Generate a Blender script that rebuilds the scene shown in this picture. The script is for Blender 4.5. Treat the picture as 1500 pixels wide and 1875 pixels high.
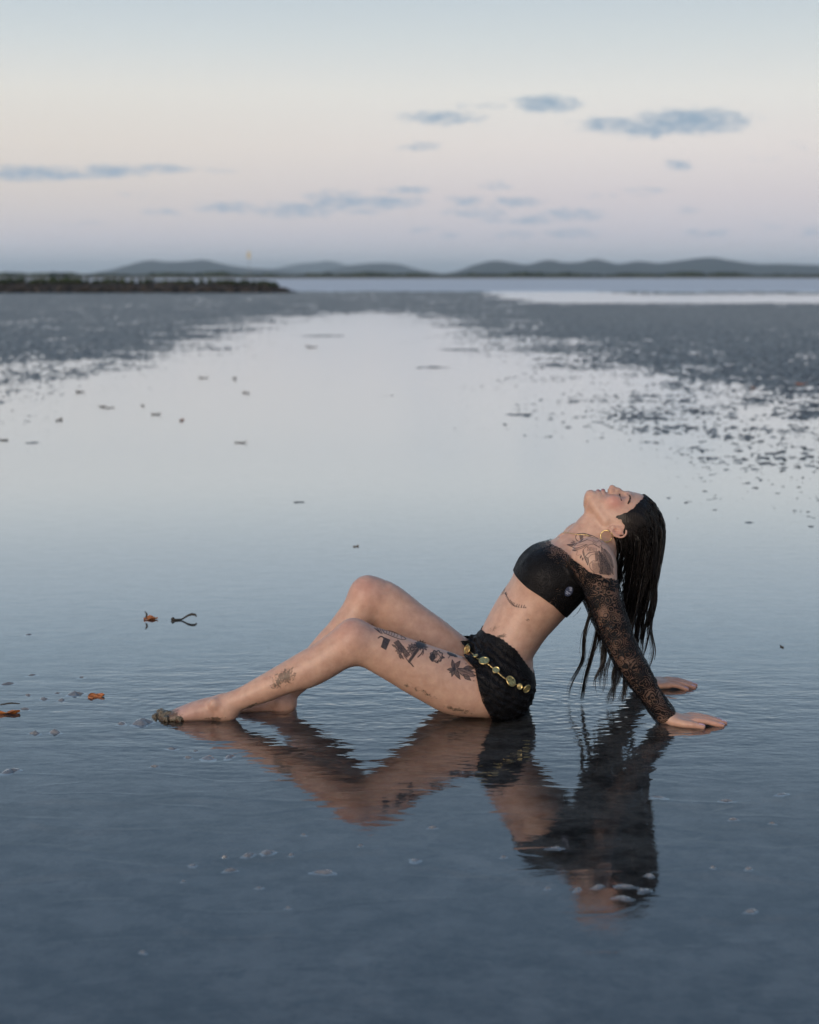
import bpy, bmesh, math, random
import numpy as np
from mathutils import Vector, Matrix
from mathutils.bvhtree import BVHTree

for o in list(bpy.data.objects):
    bpy.data.objects.remove(o, do_unlink=True)
scene = bpy.context.scene
col = scene.collection
R = math.radians

# ------------------------------------------------------------------ camera
CAM_Y, CAM_Z, PITCH, FPX = -4.9, 1.264, R(7.897), 3125.0
cam_data = bpy.data.cameras.new('camera')
cam = bpy.data.objects.new('camera', cam_data)
col.objects.link(cam)
cam.location = (0, CAM_Y, CAM_Z)
cam.rotation_euler = (R(90) - PITCH, 0, 0)
cam_data.sensor_fit = 'HORIZONTAL'
cam_data.sensor_width = 24.0
cam_data.lens = 50.0
cam_data.clip_start = 0.05
cam_data.clip_end = 40000
cam_data.dof.use_dof = True
cam_data.dof.focus_distance = 4.98
cam_data.dof.aperture_fstop = 2.7
cam_data.dof.aperture_blades = 9
scene.camera = cam

# ------------------------------------------------------------------ render settings
scene.render.engine = 'CYCLES'
cy = scene.cycles
cy.use_denoising = True
try:
    cy.denoiser = 'OPENIMAGEDENOISE'
except Exception:
    pass
cy.use_adaptive_sampling = True
cy.adaptive_threshold = 0.02
cy.adaptive_min_samples = 12
cy.max_bounces = 6
cy.transparent_max_bounces = 24
cy.volume_bounces = 1
cy.caustics_reflective = False
cy.caustics_refractive = False
cy.sample_clamp_indirect = 4.0
vs = scene.view_settings
vs.view_transform = 'Standard'
vs.look = 'None'
vs.exposure = 0.0
vs.gamma = 1.0
vs.use_curve_mapping = False


# ------------------------------------------------------------------ node helpers
def srgb(r, g, b):
    def f(c):
        c /= 255.0
        return c / 12.92 if c <= 0.04045 else ((c + 0.055) / 1.055) ** 2.4
    return (f(r), f(g), f(b), 1.0)


class NT:
    """small helper round a node tree"""
    def __init__(self, tree):
        self.t = tree
        tree.nodes.clear()

    def n(self, kind, **kw):
        nd = self.t.nodes.new(kind)
        for k, v in kw.items():
            setattr(nd, k, v)
        return nd

    def put(self, sock, v):
        if isinstance(v, bpy.types.NodeSocket):
            self.t.links.new(v, sock)
        else:
            sock.default_value = v

    def math(self, op, a, b=None, c=None, clamp=False):
        nd = self.n('ShaderNodeMath', operation=op, use_clamp=clamp)
        self.put(nd.inputs[0], a)
        if b is not None:
            self.put(nd.inputs[1], b)
        if c is not None:
            self.put(nd.inputs[2], c)
        return nd.outputs[0]

    def vmath(self, op, a, b=None, out=0):
        nd = self.n('ShaderNodeVectorMath', operation=op)
        self.put(nd.inputs[0], a)
        if b is not None:
            self.put(nd.inputs[1], b)
        return nd.outputs[out]

    def mix(self, f, a, b, mode='MIX'):
        nd = self.n('ShaderNodeMix', data_type='RGBA', blend_type=mode)
        self.put(nd.inputs[0], f)
        self.put(nd.inputs[6], a)
        self.put(nd.inputs[7], b)
        return nd.outputs[2]

    def ramp(self, f, stops, interp='LINEAR'):
        nd = self.n('ShaderNodeValToRGB')
        cr = nd.color_ramp
        cr.interpolation = interp
        while len(cr.elements) < len(stops):
            cr.elements.new(0.5)
        for e, (p, c) in zip(cr.elements, stops):
            e.position = p
            e.color = c if not isinstance(c, (int, float)) else (c, c, c, 1)
        self.put(nd.inputs[0], f)
        return nd.outputs[0]

    def mapr(self, v, a, b, c=0.0, d=1.0, smooth=False):
        nd = self.n('ShaderNodeMapRange')
        nd.interpolation_type = 'SMOOTHSTEP' if smooth else 'LINEAR'
        self.put(nd.inputs[0], v)
        for i, x in zip((1, 2, 3, 4), (a, b, c, d)):
            self.put(nd.inputs[i], x)
        return nd.outputs[0]

    def noise(self, vec, scale, detail=3.0, rough=0.5, dist=0.0, out=0):
        nd = self.n('ShaderNodeTexNoise')
        if vec is not None:
            self.put(nd.inputs['Vector'], vec)
        nd.inputs['Scale'].default_value = scale
        nd.inputs['Detail'].default_value = detail
        nd.inputs['Roughness'].default_value = rough
        nd.inputs['Distortion'].default_value = dist
        return nd.outputs[out]

    def scalev(self, vec, s):
        nd = self.n('ShaderNodeVectorMath', operation='MULTIPLY')
        self.put(nd.inputs[0], vec)
        nd.inputs[1].default_value = s
        return nd.outputs[0]


def new_mat(name):
    m = bpy.data.materials.new(name)
    m.use_nodes = True
    nt = NT(m.node_tree)
    out = nt.n('ShaderNodeOutputMaterial')
    return m, nt, out


def principled(nt, **kw):
    b = nt.n('ShaderNodeBsdfPrincipled')
    for k, v in kw.items():
        nt.put(b.inputs[k.replace('_', ' ')], v)
    return b


# ------------------------------------------------------------------ world: dusk sky with clouds
SUN_AZ, SUN_EL = R(215), R(13)      # compass-like: 0 = +Y, clockwise; the afterglow is behind the camera on the left
world = bpy.data.worlds.new('World')
scene.world = world
world.use_nodes = True
w = NT(world.node_tree)
w_out = w.n('ShaderNodeOutputWorld')
w_bg = w.n('ShaderNodeBackground')
tc = w.n('ShaderNodeTexCoord')
dvec = w.vmath('NORMALIZE', tc.outputs['Generated'])
sep = w.n('ShaderNodeSeparateXYZ')
w.put(sep.inputs[0], dvec)
elev = w.math('MULTIPLY', w.math('ARCSINE', sep.outputs[2]), 180 / math.pi)          # degrees
azim = w.math('MULTIPLY', w.math('ARCTAN2', sep.outputs[0], sep.outputs[1]), 180 / math.pi)
# dusk gradient by elevation (degrees / 90, square-rooted so the low sky gets room)
te = w.math('SQRT', w.math('DIVIDE', w.math('MAXIMUM', elev, 0.0), 90.0))
def es(e): return math.sqrt(e / 90.0)
SKY_STOPS = [
    (0.0, srgb(196, 204, 217)), (es(0.5), srgb(203, 208, 218)), (es(1.3), srgb(213, 211, 220)),
    (es(2.6), srgb(224, 217, 220)), (es(4.2), srgb(236, 229, 226)), (es(5.9), srgb(235, 234, 230)),
    (es(7.6), srgb(217, 224, 226)), (es(9.4), srgb(199, 212, 221)), (es(13.0), srgb(180, 204, 222)),
    (es(20.0), srgb(145, 174, 202)), (es(35.0), srgb(120, 151, 186)), (1.0, srgb(94, 127, 165))]
grad = w.ramp(te, SKY_STOPS)
# warm afterglow in the low sky towards where the sun went down (behind the camera, left)
sunv = (math.sin(SUN_AZ), math.cos(SUN_AZ), 0.0)
toward = w.vmath('DOT_PRODUCT', dvec, sunv, out=1)
glow = w.math('MULTIPLY', w.mapr(toward, -0.2, 1.0, 0.0, 1.0, True), w.mapr(elev, 0.0, 55.0, 1.0, 0.0, True))
grad = w.mix(w.math('MULTIPLY', glow, 0.8), grad, (1.40, 1.02, 0.80, 1))
# the low sky in view is a touch creamier on the left
creamy = w.math('MULTIPLY', w.mapr(azim, 8.0, -14.0, 0.0, 1.0, True), w.math('MULTIPLY', w.mapr(elev, 0.4, 3.0, 0.0, 1.0, True), w.mapr(elev, 8.0, 4.0, 0.0, 1.0, True)))
grad = w.mix(w.math('MULTIPLY', creamy, 0.35), grad, srgb(228, 219, 203))
sky = w.n('ShaderNodeTexSky')
sky.sky_type = 'NISHITA'
sky.sun_disc = False
sky.sun_elevation = R(2.0)
sky.sun_rotation = SUN_AZ
skyc = w.mix(1.0, sky.outputs[0], (0.06, 0.06, 0.06, 1), 'MULTIPLY')
grad = w.mix(0.06, grad, skyc)
# clouds: small flat stratocumulus, each an ellipse in (azimuth, elevation) with a ragged noise edge
def px_dir(px, py):
    v = Vector((px - 750, FPX, 937.5 - py))
    v = Vector((v.x, v.y * math.cos(PITCH) + v.z * math.sin(PITCH), -v.y * math.sin(PITCH) + v.z * math.cos(PITCH))).normalized()
    return math.degrees(math.atan2(v.x, v.y)), math.degrees(math.asin(v.z))
CLOUDS = [  # centre px, half width, half height, density
    (1000, 190, 56, 15, .95), (905, 192, 40, 6, .45), (845, 195, 16, 5, .4), (808, 215, 70, 13, .75), (768, 268, 38, 8, .6),
    (1120, 228, 62, 14, .8), (1190, 234, 60, 17, .9), (1265, 222, 100, 22, 1.0), (1330, 232, 40, 9, .5), (1243, 302, 27, 10, .75),
    (50, 317, 120, 13, .9), (205, 314, 56, 12, .9), (300, 309, 50, 8, .75), (400, 312, 55, 5, .3), (415, 379, 58, 10, .7),
    (300, 388, 34, 7, .5), (540, 384, 75, 14, .75), (620, 368, 60, 18, .75), (690, 370, 82, 12, .8), (748, 349, 46, 8, .65), (910, 340, 28, 8, .6),
    (855, 367, 34, 9, .75), (945, 369, 48, 8, .75), (875, 389, 62, 9, .65), (905, 402, 28, 7, .55), (1045, 393, 60, 12, .65),
    (975, 402, 42, 9, .7), (1050, 427, 55, 9, .6), (945, 429, 40, 7, .5), (820, 431, 22, 7, .45), (770, 420, 32, 6, .4), (1180, 351, 40, 8, .4),
    (1255, 386, 24, 8, .35), (1292, 427, 46, 8, .5), (1410, 412, 26, 12, .3), (1490, 424, 30, 10, .45), (665, 386, 40, 7, .5),
    (1100, 357, 45, 5, .25), (1400, 290, 20, 5, .15), (260, 357, 40, 6, .18), (1460, 268, 30, 6, .15), (430, 312, 24, 5, .3), (130, 410, 50, 6, .2)]
cvec = w.n('ShaderNodeCombineXYZ')
w.put(cvec.inputs[0], azim)
w.put(cvec.inputs[1], w.math('MULTIPLY', elev, 2.9))
wob = w.noise(cvec.outputs[0], 1.9, 5.0, 0.66)
rag = w.math('SUBTRACT', wob, 0.5)
ae = w.n('ShaderNodeCombineXYZ')
w.put(ae.inputs[0], azim)
w.put(ae.inputs[1], elev)
cl = None
for (cx, cyy, hw, hh, dens) in CLOUDS:
    a0, e0 = px_dir(cx, cyy)
    k = math.degrees(1 / FPX)
    su, sv_ = math.sqrt(dens) / (hw * k * 1.32), math.sqrt(dens) / (hh * k * 1.32)
    q = w.n('ShaderNodeVectorMath', operation='MULTIPLY_ADD')
    w.put(q.inputs[0], ae.outputs[0])
    q.inputs[1].default_value = (su, sv_, 0)
    q.inputs[2].default_value = (-a0 * su, -e0 * sv_, 0)
    r2 = w.vmath('DOT_PRODUCT', q.outputs[0], q.outputs[0], out=1)
    val = w.math('SUBTRACT', dens, r2)
    cl = val if cl is None else w.math('MAXIMUM', cl, val)
cmask = w.mapr(w.math('MULTIPLY_ADD', rag, 2.1, cl), 0.02, 1.15, 0.0, 0.92, True)
cmask = w.math('MULTIPLY', cmask, w.mapr(cl, -1.6, 0.15, 0.0, 1.0, True))
cl_col = w.ramp(te, [(0.0, srgb(160, 176, 194)), (es(2.5), srgb(158, 178, 198)), (es(6), srgb(140, 166, 188)), (1.0, srgb(120, 140, 165))])
final = w.mix(cmask, grad, cl_col)
w.put(w_bg.inputs[0], final)
w_bg.inputs[1].default_value = 1.0
world.cycles.sampling_method = 'MANUAL'
world.cycles.sample_map_resolution = 256
w.t.links.new(w_bg.outputs[0], w_out.inputs[0])

# ------------------------------------------------------------------ the last warm light, very soft
sun_data = bpy.data.lights.new('sun', 'SUN')
sun = bpy.data.objects.new('sun', sun_data)
col.objects.link(sun)
sun_data.energy = 2.1
sun_data.angle = R(40)
sun_data.color = (1.0, 0.83, 0.68)
sdir = Vector((math.sin(SUN_AZ) * math.cos(SUN_EL), math.cos(SUN_AZ) * math.cos(SUN_EL), math.sin(SUN_EL)))
sun.rotation_euler = sdir.to_track_quat('Z', 'Y').to_euler()
sun.location = (-6, -8, 6)


# ------------------------------------------------------------------ building helpers
def PX(px, py, Y):
    """photo pixel on the upright plane at depth Y -> real position in metres"""
    rx, ru = px - 750.0, 937.5 - py
    dy = FPX * math.cos(PITCH) + ru * math.sin(PITCH)
    dz = -FPX * math.sin(PITCH) + ru * math.cos(PITCH)
    t = (Y - CAM_Y) / dy
    return np.array([rx * t, Y, CAM_Z + dz * t])


def GP(px, py, z=0.0):
    """photo pixel on the ground -> position"""
    rx, ru = px - 750.0, 937.5 - py
    dy = FPX * math.cos(PITCH) + ru * math.sin(PITCH)
    dz = -FPX * math.sin(PITCH) + ru * math.cos(PITCH)
    t = (z - CAM_Z) / dz
    return np.array([rx * t, CAM_Y + dy * t, z])


def mesh_np(name, verts, faces, mat=None, parent=None, smooth=True, kind=None):
    """verts (n,3), faces (m,3|4) numpy -> ONE mesh object"""
    me = bpy.data.meshes.new(name)
    verts = np.asarray(verts, np.float32)
    faces = np.asarray(faces, np.int32)
    k = faces.shape[1]
    me.vertices.add(len(verts))
    me.vertices.foreach_set('co', verts.ravel())
    me.loops.add(faces.size)
    me.loops.foreach_set('vertex_index', faces.ravel())
    me.polygons.add(len(faces))
    me.polygons.foreach_set('loop_start', np.arange(0, faces.size, k, dtype=np.int32))
    me.polygons.foreach_set('loop_total', np.full(len(faces), k, np.int32))
    if smooth:
        me.polygons.foreach_set('use_smooth', np.ones(len(faces), bool))
    me.update(calc_edges=True)
    me.validate()
    ob = bpy.data.objects.new(name, me)
    col.objects.link(ob)
    if mat:
        me.materials.append(mat)
    if parent:
        ob.parent = parent
        ob.matrix_parent_inverse = parent.matrix_world.inverted()
    if kind:
        ob['kind'] = kind
    return ob


def vattr(ob, name, values):
    a = ob.data.attributes.new(name, 'FLOAT', 'POINT')
    a.data.foreach_set('value', np.asarray(values, np.float32))


def vcol(ob, name, values):
    a = ob.data.attributes.new(name, 'FLOAT_COLOR', 'POINT')
    v = np.ones((len(values), 4), np.float32)
    v[:, :3] = values
    a.data.foreach_set('color', v.ravel())


def tag(o, label=None, cat=None, group=None, kind=None):
    if label:
        o['label'] = label
    if cat:
        o['category'] = cat
    if group:
        o['group'] = group
    if kind:
        o['kind'] = kind
    return o


def empty(name, loc):
    e = bpy.data.objects.new(name, None)
    e.empty_display_size = 0.1
    col.objects.link(e)
    e.location = loc
    e.matrix_world = Matrix.Translation(Vector(loc))
    return e


def _hash(ix, iy, iz):
    h = (ix.astype(np.uint32) * np.uint32(374761393) + iy.astype(np.uint32) * np.uint32(668265263) + iz.astype(np.uint32) * np.uint32(2147483647 - 94969))
    h = (h ^ (h >> np.uint32(13))) * np.uint32(1274126177)
    h = h ^ (h >> np.uint32(16))
    return (h & np.uint32(0xffffff)).astype(np.float32) / 16777216.0


def vnoise(P, scale=1.0):
    """smooth value noise in [0,1] at points P (n,3) or (n,2)"""
    Q = np.asarray(P, np.float64) * scale
    if Q.shape[1] == 2:
        Q = np.concatenate([Q, np.zeros((len(Q), 1))], 1)
    I = np.floor(Q).astype(np.int64)
    F = Q - I
    F = F * F * (3 - 2 * F)
    r = 0
    for dx in (0, 1):
        wx = F[:, 0] if dx else 1 - F[:, 0]
        for dy in (0, 1):
            wy = F[:, 1] if dy else 1 - F[:, 1]
            for dz in (0, 1):
                wz = F[:, 2] if dz else 1 - F[:, 2]
                r = r + wx * wy * wz * _hash((I[:, 0] + dx) & 0xffffffff, (I[:, 1] + dy) & 0xffffffff, (I[:, 2] + dz) & 0xffffffff)
    return r


def fbm(P, scale, octaves=3, gain=0.5):
    s, a, tot = 0, 1.0, 0
    for i in range(octaves):
        s = s + a * vnoise(np.asarray(P) + 17.3 * i, scale * 2 ** i)
        tot += a
        a *= gain
    return s / tot


def sstep(a, b, x):
    t = np.clip((x - a) / (b - a), 0, 1)
    return t * t * (3 - 2 * t)


def tube_np(pts, radii, sides=6, flat=None):
    """tapered tube along a polyline -> verts, quads"""
    pts = np.asarray(pts, float)
    n = len(pts)
    radii = np.broadcast_to(np.asarray(radii, float), (n,))
    T = np.gradient(pts, axis=0)
    T /= np.linalg.norm(T, axis=1)[:, None] + 1e-9
    ref = np.array([0.0, 1.0, 0.0]) if abs(T[0][1]) < 0.9 else np.array([1.0, 0, 0])
    V = []
    L = np.cross(T[0], ref)
    for i in range(n):
        L = L - T[i] * L.dot(T[i])
        L /= np.linalg.norm(L) + 1e-9
        B = np.cross(T[i], L)
        for k in range(sides):
            a = 2 * math.pi * k / sides
            V.append(pts[i] + radii[i] * (L * math.cos(a) + B * math.sin(a) * (flat or 1.0)))
    F = []
    for i in range(n - 1):
        for k in range(sides):
            k2 = (k + 1) % sides
            F.append((i * sides + k, i * sides + k2, (i + 1) * sides + k2, (i + 1) * sides + k))
    V = V + [pts[0], pts[-1]]
    a, b = n * sides, n * sides + 1
    for k in range(sides):
        k2 = (k + 1) % sides
        F.append((a, k2, k, k))
        F.append((b, (n - 1) * sides + k, (n - 1) * sides + k2, (n - 1) * sides + k2))
    return np.array(V), F


def tris_quads(name, V, F, mat, parent=None, smooth=True, kind=None):
    """general polygon list (degenerate quads become triangles) -> ONE mesh object"""
    me = bpy.data.meshes.new(name)
    clean = []
    for f in F:
        g = []
        for i in f:
            if i not in g:
                g.append(int(i))
        if len(g) > 2:
            clean.append(g)
    me.from_pydata([tuple(map(float, v)) for v in V], [], clean)
    if smooth:
        me.polygons.foreach_set('use_smooth', np.ones(len(me.polygons), bool))
    me.update()
    ob = bpy.data.objects.new(name, me)
    col.objects.link(ob)
    if mat:
        me.materials.append(mat)
    if parent:
        ob.parent = parent
        ob.matrix_parent_inverse = parent.matrix_world.inverted()
    if kind:
        ob['kind'] = kind
    return ob


class Acc:
    """collects several shapes into one mesh"""
    def __init__(self):
        self.V, self.F, self.n = [], [], 0

    def add(self, V, F):
        V = np.asarray(V, float)
        self.V.append(V)
        self.F += [tuple(int(i) + self.n for i in f) for f in F]
        self.n += len(V)
        return self

    def build(self, name, mat, parent=None, smooth=True, kind=None):
        return tris_quads(name, np.concatenate(self.V), self.F, mat, parent, smooth, kind)
# ------------------------------------------------------------------ sand flat (height field) and water
def catmull2(pts):
    P = np.array(pts)
    t = np.linspace(0, len(P) - 1, 5 * len(P))
    R2 = np.stack([np.interp(t, np.arange(len(P)), P[:, k]) for k in (0, 1)], 1)
    return R2 + (np.stack([vnoise(R2, 9.0), vnoise(R2 + 30, 9.0)], 1) - .5) * .03


def channel_edges(d):
    """left and right edge of the shallow channel at distance d from the camera line"""
    xr = np.interp(d, [0, 7.5, 9.2, 13, 20, 29, 40, 52, 62, 80], [6.0, 3.3, 2.25, 2.0, 1.75, 1.2, .75, .2, -1.2, -1.6])
    xl = np.interp(d, [0, 9, 12, 16, 20, 26, 40, 52, 62, 80], [-7.0, -6.0, -4.9, -4.0, -3.75, -3.6, -3.3, -2.9, -1.7, -1.6])
    return xl, xr


def _bar(px, py, wpx, hgt, ratio=.9):
    p = GP(px, py)
    wd = wpx / FPX * (p[1] - CAM_Y)
    return (p[0], p[1], wd * .5, wd * .5 * ratio, hgt)


BARS = [_bar(785, 673, 80, .024), _bar(548, 920, 34, .018), _bar(662, 893, 20, .018), _bar(60, 812, 60, .017), _bar(700, 725, 70, .016), _bar(950, 760, 60, .018), _bar(840, 640, 90, .020), _bar(600, 615, 110, .022), _bar(280, 835, 36, .015)]
_rl = [[(0, 1608), (90, 1590), (200, 1586), (330, 1580), (410, 1566), (560, 1556), (700, 1545)], [(790, 1578), (870, 1592), (960, 1600), (1010, 1606)], [(1195, 1456), (1260, 1462), (1330, 1464), (1420, 1452), (1500, 1446)],
       [(1230, 1588), (1300, 1592), (1340, 1584), (1375, 1592), (1500, 1604)], [(1290, 1668), (1330, 1678), (1400, 1668), (1500, 1664)], [(120, 1342), (180, 1336), (250, 1334)], [(1340, 1496), (1380, 1500), (1420, 1506), (1490, 1518)],
       [(0, 1462), (120, 1458), (240, 1464), (330, 1452), (430, 1458)], [(330, 1690), (420, 1702), (520, 1696)], [(60, 1500), (160, 1512), (260, 1504)]]
RIDGES = [catmull2([GP(px, py)[:2] for px, py in l]) for l in _rl]


def sand_height(x, y):
    d = y - CAM_Y
    xl, xr = channel_edges(d)
    P = np.stack([x, y], 1)
    out = np.maximum(x - xr, xl - x)                      # > 0 outside the channel
    out = out + (fbm(P + 40, 0.55, 3) - 0.5) * 2.2
    out = out + 3.5 * sstep(50, 70, d)
    Pa = P * np.array([1.0, 0.8])
    lump = 0.55 * (fbm(Pa, 12.0, 3, 0.7) - 0.5) + 0.75 * (fbm(P + 5, 27.0, 2, 0.8) - 0.5)
    coarse = fbm(Pa + 9, 1.9, 2) - 0.5
    bank = sstep(-3.6, 4.6, out)
    z = -0.0165 + (0.0195 + 0.0075 * sstep(15, 32, d)) * bank + (0.005 + 0.075 * np.sqrt(bank) * .8) * lump + (0.004 + 0.020 * bank) * coarse + 0.021 * bank * (fbm(P * np.array([.8, .35]) + 71, .8, 3, .6) - 0.5)
    # low bars in the open channel and thin broken ridges in the foreground
    for (cx, cy, sx, sy, hgt) in BARS:
        e = ((x - cx) / sx) ** 2 + ((y - cy) / sy) ** 2
        m = e < 9
        z[m] += hgt * np.exp(-e[m]) * (.2 + 1.5 * fbm(P[m] * np.array([1, .6]), 14.0, 3, .7))
    for line in RIDGES:
        dm = np.full(len(x), 1.0)
        m = (x > line[:, 0].min() - .05) & (x < line[:, 0].max() + .05) & (y > line[:, 1].min() - .05) & (y < line[:, 1].max() + .05)
        q = P[m]
        dd = np.full(len(q), 1.0)
        for p0, p1 in zip(line[:-1], line[1:]):
            ab = p1 - p0
            t = np.clip((q - p0) @ ab / (ab @ ab), 0, 1)
            dd = np.minimum(dd, np.linalg.norm(q - p0 - t[:, None] * ab, axis=1))
        zr = np.exp(-(dd / .010) ** 2) * (.0085 + .008 * (fbm(q, 7.0, 2) - .45))
        z[m] += zr
    # a higher, smoother sand bar far out on the right, and the clear strip of water behind it
    bar = sstep(3.0, 9.0, x) * sstep(40, 46, d) * (1 - sstep(60, 72, d))
    z = z * (1 - 0.7 * bar) + 0.03 * bar
    z = z - 0.06 * sstep(4.5, 8.0, x + (fbm(P, .2, 2) - .5) * 4) * sstep(76, 84, d) * (1 - .9 * sstep(106, 114, d) * sstep(10, 16, x))
    # the flat sinks away outside the view on both sides
    z = z - 0.12 * sstep(.66, .82, np.abs(x) / (d + 2.5) + .1 * (fbm(P, .3, 2) - .5))
    return z


def build_sand():
    rows = [2.0]
    while rows[-1] < 172:
        rows.append(rows[-1] + max(0.012, 0.0022 * rows[-1] + 0.00007 * rows[-1] ** 2))
    rows = np.array(rows)
    ns = 760
    s = np.linspace(-1, 1, ns)
    s = 0.40 * s + 0.45 * np.sign(s) * np.maximum(np.abs(s) - 0.62, 0) ** 1.5 / 0.38 ** 1.5
    D, S = np.meshgrid(rows, s, indexing='ij')
    X = S * (D + 2.5)
    Yy = D + CAM_Y
    z = sand_height(X.ravel(), Yy.ravel())
    dd = D.ravel()
    z = np.where(dd > 130, z * (1 - sstep(130, 165, dd)) - 0.05 * sstep(130, 165, dd), z)
    V = np.stack([X.ravel(), Yy.ravel(), z], 1)
    nr = len(rows)
    idx = np.arange(nr * ns).reshape(nr, ns)
    F = np.stack([idx[:-1, :-1].ravel(), idx[:-1, 1:].ravel(), idx[1:, 1:].ravel(), idx[1:, :-1].ravel()], 1)
    return V, F


def mat_sand():
    m, nt, out = new_mat('wet_sand')
    geo = nt.n('ShaderNodeNewGeometry')
    pos = geo.outputs['Position']
    n1 = nt.noise(pos, 3.0, 5.0, 0.6)
    n2 = nt.noise(pos, 9.0, 5.0, 0.75)
    c = nt.ramp(n1, [(0.3, (0.046, 0.043, 0.040, 1)), (0.7, (0.086, 0.079, 0.072, 1))])
    c = nt.mix(0.8, c, nt.ramp(n2, [(0.36, (0.25, 0.25, 0.26, 1)), (0.64, (1.7, 1.68, 1.66, 1))]), 'MULTIPLY')
    pit_shade = nt.mapr(nt.noise(pos, 17.0, 2.0, 0.5), 0.62, 0.72, 0.0, 0.6, True)
    c = nt.mix(pit_shade, c, (0.014, 0.014, 0.015, 1))  # shade of small dimples painted into the sand as dark spots
    b = principled(nt, Base_Color=c, Roughness=nt.mapr(n2, 0.38, 0.62, 0.62, 0.26), IOR=1.33)
    sz = nt.n('ShaderNodeSeparateXYZ')
    nt.put(sz.inputs[0], pos)
    nt.put(b.inputs['Specular IOR Level'], nt.mapr(sz.outputs[2], -0.004, 0.001, 0.03, 0.85))     # index-matched under water
    bump = nt.n('ShaderNodeBump')
    bump.inputs['Strength'].default_value = 0.35
    bump.inputs['Distance'].default_value = 0.004
    nt.put(bump.inputs['Height'], nt.noise(pos, 60.0, 4.0, 0.6))
    nt.put(b.inputs['Normal'], bump.outputs[0])
    nt.put(out.inputs[0], b.outputs[0])
    return m


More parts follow.
